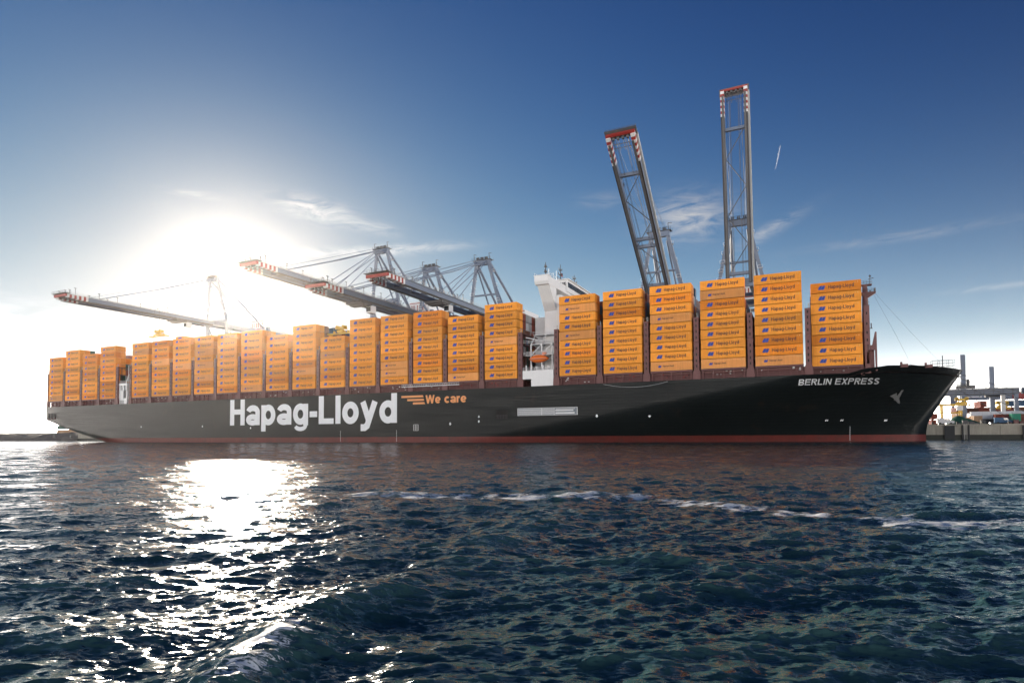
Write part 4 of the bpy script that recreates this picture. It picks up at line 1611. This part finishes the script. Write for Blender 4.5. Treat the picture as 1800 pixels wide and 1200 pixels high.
    for x in (-2.4, -0.8, 0.8, 2.4):
        mb.box(*(lambda p: (p[0] - 0.35, p[0] + 0.35, p[1] - 0.4, p[1] + 0.4, p[2] - 0.4, p[2] + 0.4))(Q(x, Lb - 0.8, -0.4)))
        mb.tube(Q(x, Lb - 0.8, -0.2), Q(x, Lb - 5.0, -0.5), 0.08, 4)
    mb.tube(Q(-s + 1, Lb - 2.6, -0.6), Q(s - 1, Lb - 2.6, -0.6), 0.12, 5); mb.tube(Q(-s + 1, Lb - 4, -0.6), Q(s - 1, Lb - 4, -0.6), 0.1, 5)
    mb.build('boom_end_platform', M_steel2, r)['kind'] = 'stuff'
    # hoist ropes running along the boom
    mb = MB()
    for x in (-2.6, -1.7, -1.4, 1.4, 1.7, 2.6):
        mb.tube(Q(x, 2, -0.5), Q(x, Lb - 1, -0.5), 0.055, 4)
    mb.build('hoist_rope', M_rope, r)['kind'] = 'stuff'
    # A-frame
    ap = (66.5, za)
    for sx in (-1, 1):
        mb = MB(); mb.bar(P(sx * 3.2, ap[0], za - 0.5), P(sx * 8.2, oy, zb + 2.2), 1.25, 1.15); mb.build('a_frame_leg', M_steel, r)
        mb = MB(); mb.tube(P(sx * 3.4, ap[0] + 0.8, za - 0.3), P(sx * 5.2, oy + 31, zb + 2.5), 0.62, 10); mb.build('backstay', M_steel, r)
        mb = MB(); mb.tube(P(sx * 3.0, ap[0] + 0.6, za - 3), P(sx * 4.2, oy + 16, zb + 1.0), 0.42, 8); mb.build('inner_strut', M_steel, r)
    mb = MB(); mb.bar(P(-4.2, ap[0], za - 0.4), P(4.2, ap[0], za - 0.4), 1.8, 2.2); mb.bar(P(-6.0, oy, zb + 0.40 * (za - zb)), P(6.0, oy, zb + 0.40 * (za - zb)), 0.7, 0.7); mb.build_each('apex_beam', M_steel, r)
    mb = MB()
    for x in (-2.6, -1.9, -0.4, 0.3, 1.9, 2.6):
        mb.tube(P(x - 0.14, ap[0] - 0.4, za + 1.5), P(x + 0.14, ap[0] - 0.4, za + 1.5), 0.85, 14)
    mb.build_each('sheave', M_steel2, r)
    mb = MB()
    mb.box(-5, 5, ap[0] - oy - 1.6, ap[0] - oy + 1.8, za - oz + 0.7, za - oz + 0.8)
    for x in np.linspace(-5, 5, 7):
        for y in (ap[0] - 1.6, ap[0] + 1.8):
            mb.tube(P(x, y, za + 0.7), P(x, y, za + 1.9), 0.05, 4)
    for z in (1.3, 1.9):
        mb.tube(P(-5, ap[0] - 1.6, za + z), P(5, ap[0] - 1.6, za + z), 0.05, 4)
    for x in (-4.2, 3.8):
        mb.bar(P(x, ap[0], za + 0.8), P(x, ap[0] - 0.8, za + 3.8), 0.2); mb.bar(P(x, ap[0] - 0.8, za + 3.8), P(x + 1.6, ap[0] - 1.2, za + 3.4), 0.18)
    mb.build('apex_platform', M_steel2, r)['kind'] = 'stuff'
    # stair platforms up one leg
    mb = MB()
    for i in range(6):
        f_ = 0.1 + 0.14 * i
        z = za - 2 - (za - zb) * f_
        x = 3.2 + 5.0 * f_ + 0.8
        for sx in ((-1,) if i % 2 else (-1, 1)):
            mb.box(*(lambda p: (p[0] - 0.9, p[0] + 0.9, p[1] - 0.8, p[1] + 0.8, p[2], p[2] + 0.08))(P(sx * x, oy - 1, z)))
            for q in (-0.9, 0.9):
                mb.tube(P(sx * x + q, oy - 1.8, z), P(sx * x + q, oy - 1.8, z + 1.1), 0.05, 4)
            mb.tube(P(sx * x - 0.9, oy - 1.8, z + 1.1), P(sx * x + 0.9, oy - 1.8, z + 1.1), 0.05, 4)
    mb.build('stair_platform', M_cwhite, r)['kind'] = 'stuff'
    # forestays
    mb = MB()
    if not boom_to:
        for sx in (-1, 1):
            for a, rr_, sg in ((Lb - 15.0, 0.22, 0), (Lb * 0.45, 0.16, 0), (Lb * 0.36, 0.16, 0)):
                p0 = Vector(P(sx * 2.4, ap[0] - 0.6, za + 0.2)); p1 = Vector(Q(sx * s, a, gh / 2))
                mid = (p0 + p1) / 2 + Vector((0, 0, -0.6 if a > Lb * 0.6 else 0))
                mb.path([p0, mid, p1], rr_, 6)
            mb.tube(P(sx * 1.2, ap[0] - 0.6, za + 1.4), Q(sx * 1.6, Lb - 13.5, gh / 2 + 1.0), 0.07, 4)
    else:
        for sx in (-1, 1):
            p0 = Vector(P(sx * 2.4, ap[0] - 0.6, za + 1.2)); p1 = Vector(Q(sx * (s - 0.4), Lb - 15, gh / 2))
            mb.tube(p0, p1, 0.07, 5)
            mb.tube(p0 + Vector((sx * 0.5, 0, 0)), Vector(Q(sx * 2.0, Lb * 0.95, gh / 2)), 0.06, 5)
            k1 = Vector(Q(sx * s, Lb * 0.40, gh / 2 + 0.6))
            mb.tube(Q(sx * s, Lb * 0.36, gh / 2), k1, 0.16, 6)
            mb.tube(k1, P(sx * 3.4, oy + 0.5, zb + 6), 0.16, 6)
    mb.build('forestay', M_steel, r)
    # machinery house
    if house:
        mb = MB(); mb.box(-6.5, 6.5, 100 - oy, 118 - oy, zb - oz + 1.2, zb - oz + 8.2); hs = mb.build('machinery_house', M_cwhite, r)
        mb = MB()
        for z in (2.2, 7.2):
            mb.box(-6.3, 6.3, 99.85 - oy, 99.97 - oy, zb - oz + z, zb - oz + z + 0.35)
        for x in (-5, -3.6, -1.2, 0.2, 2.4, 3.8):
            mb.box(x, x + 0.5, 99.86 - oy, 99.96 - oy, zb - oz + 3.2, zb - oz + 6.2)
        mb.build('red_marking', M_red, hs)
    return r, P, Q, Lb


def spreader(x, y, z, zb, label, half=6.0):
    r = empty('spreader', (x, y, z))
    mb = MB()
    mb.box(-1.6, 1.6, -0.9, 0.9, 0.8, 1.7); mb.box(-half, half, -0.45, 0.45, 0.15, 0.6)
    for s_ in (-1, 1):
        mb.box(s_ * half - 0.25, s_ * half + 0.25, -1.2, 1.2, 0.0, 0.6)
        mb.box(s_ * half * 0.6 - 0.3, s_ * half * 0.6 + 0.3, -0.4, 0.4, 0.6, 1.5)
    mb.build('frame', M_yellow, r)
    mb = MB()
    mb.box(-2.2, 2.2, -1.1, 1.1, 2.1, 2.9)
    for s_ in (-1, 1):
        mb.tube((s_ * 1.6, -1.1, 3.0), (s_ * 1.6, 1.1, 3.0), 0.6, 10)
        mb.box(s_ * 1.0 - 0.15, s_ * 1.0 + 0.15, -0.3, 0.3, 1.6, 2.2)
    mb.build('headblock', M_yellow, r)
    mb = MB()
    for s_ in (-1, 1):
        for q in (-0.9, 0.9):
            mb.tube((s_ * 1.6, q, 3.2), (s_ * 1.9, q * 1.5, zb - z - 2.2), 0.05, 4)
    mb.build('hoist_rope', M_rope, r)['kind'] = 'stuff'
    return tag(r, label, 'spreader', 'yellow container spreaders')


def trolley(parent_pq, a, s=4.15):
    r, P, Q, Lb = parent_pq
    mb = MB()
    c = Q(0, a, -1.9)
    mb.box(-s, s, c[1] - 3.2, c[1] + 3.2, c[2] - 0.5, c[2] + 0.6)
    mb.box(-s + 0.5, s - 0.5, c[1] - 1.6, c[1] + 1.6, c[2] - 1.0, c[2] - 0.5)
    tr = mb.build('trolley', M_steel2, r)
    mb = MB(); mb.box(1.0, 3.4, c[1] + 3.3, c[1] + 6.6, c[2] - 3.2, c[2] - 0.2); cab = mb.build('operator_cab', M_cwhite, tr)
    mb = MB(); mb.box(1.1, 3.3, c[1] + 3.22, c[1] + 3.28, c[2] - 2.7, c[2] - 0.9); mb.build('cab_window', M_glass, tr)


CR = {}
CR['A'] = crane(-337.0, 69.8, 97.0, -16.5, '')
tag(CR['A'][0], 'blue-grey quay crane with lowered boom over the stern stacks, apex beside the sun', 'crane', 'quay cranes behind the ship')
CR['B'] = crane(-211.5, 69.3, 97.3, -16.0, '')
tag(CR['B'][0], 'tallest blue-grey quay crane with lowered boom amidships, its tip next to the sun', 'crane', 'quay cranes behind the ship')
CR['C'] = crane(-182.0, 58.6, 84.2, -11.0, '')
tag(CR['C'][0], 'blue-grey quay crane with lowered boom, middle one of the three lattice apexes amidships', 'crane', 'quay cranes behind the ship')
CR['D'] = crane(-152.8, 58.8, 83.8, -11.5, '')
tag(CR['D'][0], 'blue-grey quay crane with lowered boom and red striped tip, nearest the bridge tower', 'crane', 'quay cranes behind the ship')
CR['E'] = crane(-70.0, 60.0, 85.0, 0, '', boom_to=(8.5, 100.5))
tag(CR['E'][0], 'quay crane with leaning half-raised boom and red and white tip', 'crane', 'quay cranes behind the ship')
CR['F'] = crane(-39.0, 60.0, 85.0, 0, '', boom_to=(56.0, 132.5))
tag(CR['F'][0], 'quay crane with boom raised upright, the tallest tip in the picture', 'crane', 'quay cranes behind the ship')
trolley(CR['A'], 20); trolley(CR['B'], 30); trolley(CR['D'], 36); trolley(CR['C'], 50)
spreader(-186.5, 8.0, 43.6, 58.6, 'yellow spreader hanging low over the short stack amidships')
spreader(-313.0, 16.5, 53.2, 69.8, 'spreader above the topmost short containers under the lowered stern boom')


# ------------------------------------------------------------------ things on the quay beside the bow
def quay_box(x, y, z, mt, label, L_=CL, rot=0.0, group='containers on the quay'):
    o = put('shipping_container', CM[mt.name], None, (x, y, z))
    o.rotation_euler = (0, 0, rot)
    return tag(o, label, 'container', group)


Z0 = QZ + 0.02
quay_box(37.8, 92, Z0 + 2.1, C_WHITE, 'white container on a trailer below the gantry crane beam, end nearest the bow')
quay_box(50.2, 92, Z0 + 2.1, C_WHITE, 'white container on a trailer beside the green container')
quay_box(43.6, 86, Z0 + 0.9, C_RED, 'dark red container on a trailer in front of the white ones')
quay_box(50.6, 86, Z0 + 0.9, C_DKG, 'dark green container overlapping the dark red one on the trailer')
quay_box(49.9, 82, Z0 + 0.9, C_TEAL, 'bright green container standing end on below the crane legs', rot=math.radians(90))
quay_box(38.7, 80, Z0 + 0.3, C_TAN, 'brown-orange container end on beside the green netting', rot=math.radians(90))
for i, mt in enumerate((C_RED, C_TAN, C_BROWN)):
    quay_box(46.5, 150, Z0 + (2 - i) * 2.9, mt, ['rust-red container on top of the three-high stack end on', 'tan container in the middle of the three-high stack', 'brown container at the foot of the three-high stack'][i], rot=math.radians(90))
quay_box(37.0, 150, Z0 + 0.3, C_RED, 'single red container just right of the bow, behind the netting', rot=math.radians(90))
quay_box(37.0, 150, Z0 + 3.2, C_RED, 'red container on top of another beside the bow', rot=math.radians(90))
quay_box(48, 160, Z0 + 5.8, C_BROWN, 'brown container behind the white ones, left of two dark boxes')
quay_box(57, 158, Z0 + 8.7, C_RED, 'rust-red container topmost behind the white ones', rot=math.radians(90))
quay_box(62, 158, Z0 + 8.7, C_BLUE, 'dark blue container topmost behind the white ones')
quay_box(54, 158, Z0 + 5.8, C_RED, 'rust-red container below the topmost dark blue one')
quay_box(66.4, 158, Z0 + 5.8, C_BROWN, 'brown container at the end of the row behind the white ones')
quay_box(54, 160, Z0 + 2.9, C_GREY, 'grey container low in the row behind the white ones')
quay_box(67, 160, Z0 + 2.9, C_BROWN, 'brown container low in the row behind the crane legs')
quay_box(76, 150, Z0, C_BLUE, 'blue container standing behind the gantry crane legs')
quay_box(76, 150, Z0 + 2.9, C_RED, 'rust-red container on the blue one behind the gantry legs')
quay_box(90, 150, Z0, C_RED, 'rust-red container at the far end of the quay stack')
quay_box(90, 150, Z0 + 2.9, C_BLUE, 'blue container on the rust-red one at the far end')
# left, beyond the stern
for i, (x, z, mt, lb) in enumerate(((-530, 0, C_TAN, 'yellow-brown container on the quay left of the stern'), (-530, 2.9, C_DKG, 'dark green container on top of the yellow-brown one left of the stern'),
                                    (-517, 0, C_TAN, 'tan container on the quay close against the stern'), (-517, 2.9, C_RED, 'rust-red container on the quay close against the stern'))):
    quay_box(x, 84, QZ + 0.45 + z, mt, lb)


def trailer(x, y, n, label):
    r = empty('trailer', (x, y, QZ))
    mb = MB(); mb.box(0, n * 12.3, 0.3, 2.2, 0.75, 2.05 if n > 1 else 0.88); mb.build('bed', M_steel2, r)
    for i in range(n * 6):
        mb = MB(); mb.tube((1 + i * 2.0, 0.2, 0.45), (1 + i * 2.0, 2.3, 0.45), 0.43, 12); mb.build('wheel', M_fender, r)
    tag(r, label, 'trailer', 'trailers on the quay')


trailer(37.8, 92, 2, 'long flat trailer carrying the two white containers')
trailer(43.6, 86, 1, 'short flat trailer under the dark red container')


def netting():
    # a heap under a green net
    n, k = 26, 14; vs = []; fs = []
    for i in range(n + 1):
        for j in range(k + 1):
            u, v = i / n, j / k
            h = 3.6 * math.sin(math.pi * u) ** 0.7 * math.sin(math.pi * v) ** 0.6 * (0.75 + 0.35 * math.sin(5 * u + 2 * v)) + 0.25 * math.sin(17 * u + 9 * v) * math.sin(math.pi * u)
            vs.append((u * 11, v * 6, max(-0.1, h)))
    for i in range(n):
        for j in range(k):
            a = i * (k + 1) + j
            fs.append((a, a + k + 1, a + k + 2, a + 1))
    mb = MB(); mb._add(vs, fs)
    r = empty('netting_heap', (28.5, 78, QZ))
    mb.build('net', M_tarp, r, smooth=True)
    mb = MB()
    for i in range(9):
        mb.bar((i * 1.25, -0.15, 0.12), (i * 1.25 + 0.5, 6.1, 0.14), 0.3, 0.25)
    mb.build('edge_weight', M_steel2, r)
    tag(r, 'heap covered with green netting on the quay beside the bow', 'heap')


netting()


def yard_gantry(x0, x1, y, zb, label, cantilever=0):
    r = empty('gantry_crane', (x1, y, QZ))
    L_ = x1 - x0

    mb = MB()
    for q in (0, 5.5):
        mb.box(-L_, 1.0, q, q + 1.2, zb - QZ, zb - QZ + 2.4)
        mb.box(-L_, 1.0, q - 0.3, q + 0.1, zb - QZ + 2.45, zb - QZ + 2.6)
    mb.box(-L_, 1.0, 1.2, 5.5, zb - QZ + 0.1, zb - QZ + 0.3)
    bg_ = mb.build('bridge_girder', M_steel, r)
    mb = MB()
    for z in (0.25, 1.15, 1.9):
        mb.box(-L_, 0.8, -0.12, -0.01, zb - QZ + z, zb - QZ + z + 0.3)
    for xx in np.arange(-L_ + 1, 0.5, 3.1):
        mb.box(xx, xx + 0.12, -0.14, -0.01, zb - QZ + 0.1, zb - QZ + 2.3)
    mb.build('cable_tray', M_steel2, bg_)
    for xx in (-3.0, 0.0, -L_ + 4, -L_ + 7):
        mb = MB(); mb.box(xx - 0.6, xx + 0.7, 0.1 if xx in (0.0, -L_ + 4) else 5.4, 1.3 if xx in (0.0, -L_ + 4) else 6.6, 0, zb - QZ); mb.build('leg', M_cwhite if xx == -3.0 else M_steel, r)
    mb = MB()
    for z in (3.1, 3.7):
        mb.tube((-L_, -0.25, zb - QZ + z - 0.4), (1, -0.25, zb - QZ + z - 0.4), 0.05, 4)
    for xx in np.arange(-L_, 1, 2.2):
        mb.tube((xx, -0.25, zb - QZ + 2.4), (xx, -0.25, zb - QZ + 3.3), 0.05, 4)
    mb.build('walkway_railing', M_rail, r)
    return tag(r, label, 'crane')


yard_gantry(22.0, 58.3, 120, 17.7, 'white-legged gantry crane spanning the quay beside the bow')
yard_gantry(60.9, 110, 118, 17.9, 'second gantry crane at the picture edge beyond the first')


def tower(x, y, z0, z1, label):
    r = empty('crane_tower', (x, y, QZ))
    mb = MB(); mb.box(-0.8, 0.6, -0.8, 0.8, 0, z1 - QZ); mb.box(0.62, 0.85, -0.9, 0.9, 0.0, z1 - QZ - 0.2); mb.build('column', M_steel, r)
    mb = MB(); mb.box(-2.2, 2.0, -1.4, 1.4, z0 - QZ, z0 - QZ + 0.2)
    for q in (-2.2, -1.2, 0.9, 2.0):
        mb.tube((q, -1.4, z0 - QZ), (q, -1.4, z0 - QZ + 1.6), 0.07, 5)
    mb.box(-2.4, 3.8, -1.2, 1.2, z0 - QZ - 1.7, z0 - QZ - 0.3); mb.bar((-4.5, 0, z0 - QZ - 1.5), (-2.4, 0, z0 - QZ + 1.0), 0.2); mb.tube((1.4, -1.2, z0 - QZ - 0.4), (1.4, -1.2, z0 - QZ + 2.2), 0.5, 8)
    mb.build('slewing_platform', M_steel2, r)
    tag(r, label, 'crane tower', 'grey towers above the gantry crane')


tower(41.4, 121.5, 22.0, 34.4, 'tall grey crane column rising over the gantry beside the bow tip')
tower(53.8, 135, 19, 30.2, 'shorter grey crane column farther from the bow')
spreader(39.6, 116, 13.2, 17.7, 'yellow spreader hanging under the gantry beam beside the bow', half=2.6)
spreader(60.5, 150, 12.6, 20.5, 'small yellow spreader hanging in front of the crane legs', half=2.6)

# distant gantry beam with a sign
r = empty('yard_crane', (70, 190, QZ))
mb = MB(); mb.box(-17, 12, 0, 1.2, 13.2, 16.8); mb.build('bridge_girder', M_steel, r)
mb = MB(); mb.box(-21, -18.2, -0.3, 1.5, 11.2, 16.9); mb.build('end_carriage', M_steel, r)
mb = MB(); mb.box(4, 12.2, -0.08, 0.0, 13.3, 16.7); mb.build('sign_panel', M_red, r)
mb = MB(); mb.box(-15, -8, -0.06, 0.0, 14.6, 15.2); mb.build('name_strip', M_cwhite, r)
for x in (-20, 11):
    mb = MB(); mb.box(x - 0.7, x + 0.7, 0, 1.1, 0, 13.2); mb.build('leg', M_steel, r)
tag(r, 'grey yard crane beam with red sign panel behind the gantry crane', 'crane')

# yellow straddle carrier just past the stem
r = empty('straddle_carrier', (30.5, 100, QZ))
mb = MB()
for x in (0, 6.0):
    for y in (0, 3.4):
        mb.box(x - 0.25, x + 0.25, y, y + 0.4, 0.8, 7.6)
mb.box(-0.8, 6.8, 0, 0.5, 7.6, 8.2); mb.box(-0.8, 6.8, 3.3, 3.8, 7.6, 8.2); mb.box(-0.5, 6.5, 0.6, 3.2, 4.6, 5.0)
mb.build('frame', M_yellow, r)
for x in (0.2, 2.2, 3.8, 5.8):
    for y in (0, 3.4):
        mb = MB(); mb.tube((x, y, 0.6), (x, y + 0.4, 0.6), 0.58, 14); mb.build('wheel', M_fender, r)
mb = MB(); mb.box(4.6, 6.4, -0.6, 0.9, 5.6, 7.4); mb.build('cab', M_cwhite, r)
tag(r, 'yellow straddle carrier on the quay directly behind the stem', 'vehicle')


def lamp(x, y, h, label):
    r = empty('lamp_mast', (x, y, QZ))
    mb = MB(); mb.tube((0, 0, 0), (0, 0, h), 0.28, 8, r2=0.14); mb.build('pole', M_rail, r)
    mb = MB(); mb.box(-2.2, 2.2, -0.4, 0.4, h, h + 0.7); mb.build('lamp_head', M_rail, r)
    tag(r, label, 'lamp', 'tall lamp masts on the quay')


lamp(-640, 130, 24, 'tall lamp mast at the left edge beyond the rock bank')
lamp(-575, 200, 14, 'thin lamp mast between the left edge and the stern')
lamp(-560, 120, 8.5, 'thin short mast beside the stern containers')
lamp(36.5, 140, 18, 'thin lamp mast behind the bow near the gantry leg')

def bollard(x, label):
    r = empty('bollard', (x, QY + 0.9, QZ))
    mb = MB(); mb.tube((0, 0, 0), (0, 0, 0.55), 0.32, 10, r2=0.26); mb.build('post', M_fender, r)
    mb = MB(); mb.tube((0, 0, 0.55), (0, 0, 0.8), 0.46, 10, r2=0.4); mb.build('cap', M_fender, r)
    tag(r, label, 'bollard', 'bollards on the quay edge')


for i, x in enumerate((22, 29, 36, 43, 50, 57)):
    bollard(x, ['black bollard on the quay edge, closest to the stem', 'black bollard on the quay edge, second from the stem', 'black bollard on the quay edge, third from the stem', 'black bollard on the quay edge, fourth from the stem', 'black bollard on the quay edge, fifth from the stem', 'black bollard on the quay edge, farthest from the stem'][i])


def quay_van(x, y, mt, label):
    r = empty('parked_van', (x, y, QZ))
    mb = MB(); mb.prism([(0, 0.45), (5.0, 0.45), (5.0, 1.2), (4.1, 1.35), (3.5, 2.2), (0.05, 2.25)][::1], 'y', 0, 1.9); mb.build('body', mt, r)
    mb = MB(); mb.prism([(2.5, 1.4), (3.85, 1.4), (3.4, 2.05), (2.5, 2.1)], 'y', -0.03, 1.93); mb.build('window', M_glass, r)
    for xx in (0.9, 4.0):
        for yy in (-0.04, 1.7):
            mb = MB(); mb.tube((xx, yy, 0.36), (xx, yy + 0.24, 0.36), 0.36, 12); mb.build('wheel', M_fender, r)
    tag(r, label, 'van', 'vans parked on the quay')


quay_van(24.5, 74, M_cwhite, 'white van parked on the quay directly behind the stem')
quay_van(41.0, 75, C_BLUE, 'dark blue van parked on the quay in front of the white containers')
quay_van(52.0, 75, M_cwhite, 'white van parked on the quay in front of the green container')


def pallet(x, y, n, mt, label):
    r = empty('cargo_pile', (x, y, QZ))
    for i in range(n):
        w = 1.1 + 0.25 * ((i * 7) % 3)
        mb = MB(); mb.box(i * 1.7, i * 1.7 + w, 0, 1.3, 0.12, 0.5 + 0.45 * ((i * 5) % 3)); mb.build('crate', mt, r)
        mb = MB(); mb.box(i * 1.7 - 0.05, i * 1.7 + w + 0.05, -0.05, 1.35, 0, 0.11); mb.build('pallet', M_steel2, r)
    tag(r, label, 'cargo', 'cargo piles on the quay')


pallet(30, 73, 5, M_steel2, 'low dark pile of crates on the quay beside the green netting')
pallet(44, 73, 6, M_maroon, 'low brown pile of crates on the quay in front of the dark red container')
pallet(56, 73, 5, M_maroon, 'low crates on the quay at the picture edge, below the crane legs')

# mooring lines from the bow
for i, (a, b, lb) in enumerate((((23.2, 30, 19.4), (75, 68, 6.0), 'upper mooring line from the bow tip to the quay'),
                                ((22.6, 31, 18.6), (66, 68, 6.0), 'second mooring line from the bow, just below the upper one'),
                                ((21.8, 32, 18.2), (54, 68, 6.0), 'third mooring line from the bow, steeper than the upper two'),
                                ((20.5, 33, 17.5), (46, 68, 6.0), 'lowest and steepest mooring line from the bow'))):
    a, b = Vector(a), Vector(b)
    pts = []
    for k in range(13):
        f_ = k / 12
        p = a.lerp(b, f_); p.z -= 1.6 * 4 * f_ * (1 - f_) * 0.5; pts.append(p)
    mb = MB(); mb.path([p - a for p in pts], 0.085, 5)
    o = mb.build('mooring_line', M_rope); o.location = a
    tag(o, lb, 'rope', 'mooring lines from the bow')
mb = MB()
pts = []
for k in range(25):
    f_ = k / 24
    x = -74 + f_ * 20
    pts.append((x, -0.3, 18.6 - 2.6 * 4 * f_ * (1 - f_) * 0.5 - 0.4))
mb.path(pts, 0.03, 4)
o = mb.build('messenger_line', M_letter)
tag(o, 'thin pale rope hanging in a curve over the hull side below the deck', 'rope')

# vapour trail high in the sky
mb = MB()
p0, p1 = Vector((-213, 8243, 3606)) + CAM, Vector((-280, 8347, 3355)) + CAM
mb.tube(p0, p0.lerp(p1, 0.4), 3, 10, r2=7); mb.tube(p0.lerp(p1, 0.4), p1, 7, 10, r2=3)
tr = mb.build('vapour_trail', mat('vapour', (0.85, 0.85, 0.87), rough=1.0, var=0.0))
t = MATS['vapour'].node_tree
tn = N(t, 'ShaderNodeBsdfTransparent'); trl = N(t, 'ShaderNodeBsdfTranslucent'); trl.inputs[0].default_value = (0.9, 0.9, 0.92, 1)
mx = N(t, 'ShaderNodeMixShader'); mx.inputs[0].default_value = 0.11
t.links.new(tn.outputs[0], mx.inputs[1]); t.links.new(trl.outputs[0], mx.inputs[2]); t.links.new(mx.outputs[0], t.nodes['Material Output'].inputs['Surface'])
tr['kind'] = 'stuff'
tag(tr, 'short white vapour trail in the blue sky above the upright crane boom', 'vapour trail')

# ------------------------------------------------------------------ haze
HAZE = 0.000034
hz = MB(); hz.box(-3200, 3200, -3300, 3200, -6, 150)
hm = bpy.data.materials.new('haze_air'); hm.use_nodes = True
t = hm.node_tree; t.nodes.clear()
pv = N(t, 'ShaderNodeVolumePrincipled')
pv.inputs['Color'].default_value = (1.0, 0.97, 0.93, 1)
pv.inputs['Density'].default_value = HAZE
pv.inputs['Anisotropy'].default_value = 0.90
t.links.new(pv.outputs[0], N(t, 'ShaderNodeOutputMaterial').inputs['Volume'])
ho = hz.build('haze', hm)
ho['kind'] = 'stuff'
ho['label'] = 'thin bright haze in the air over the harbour'
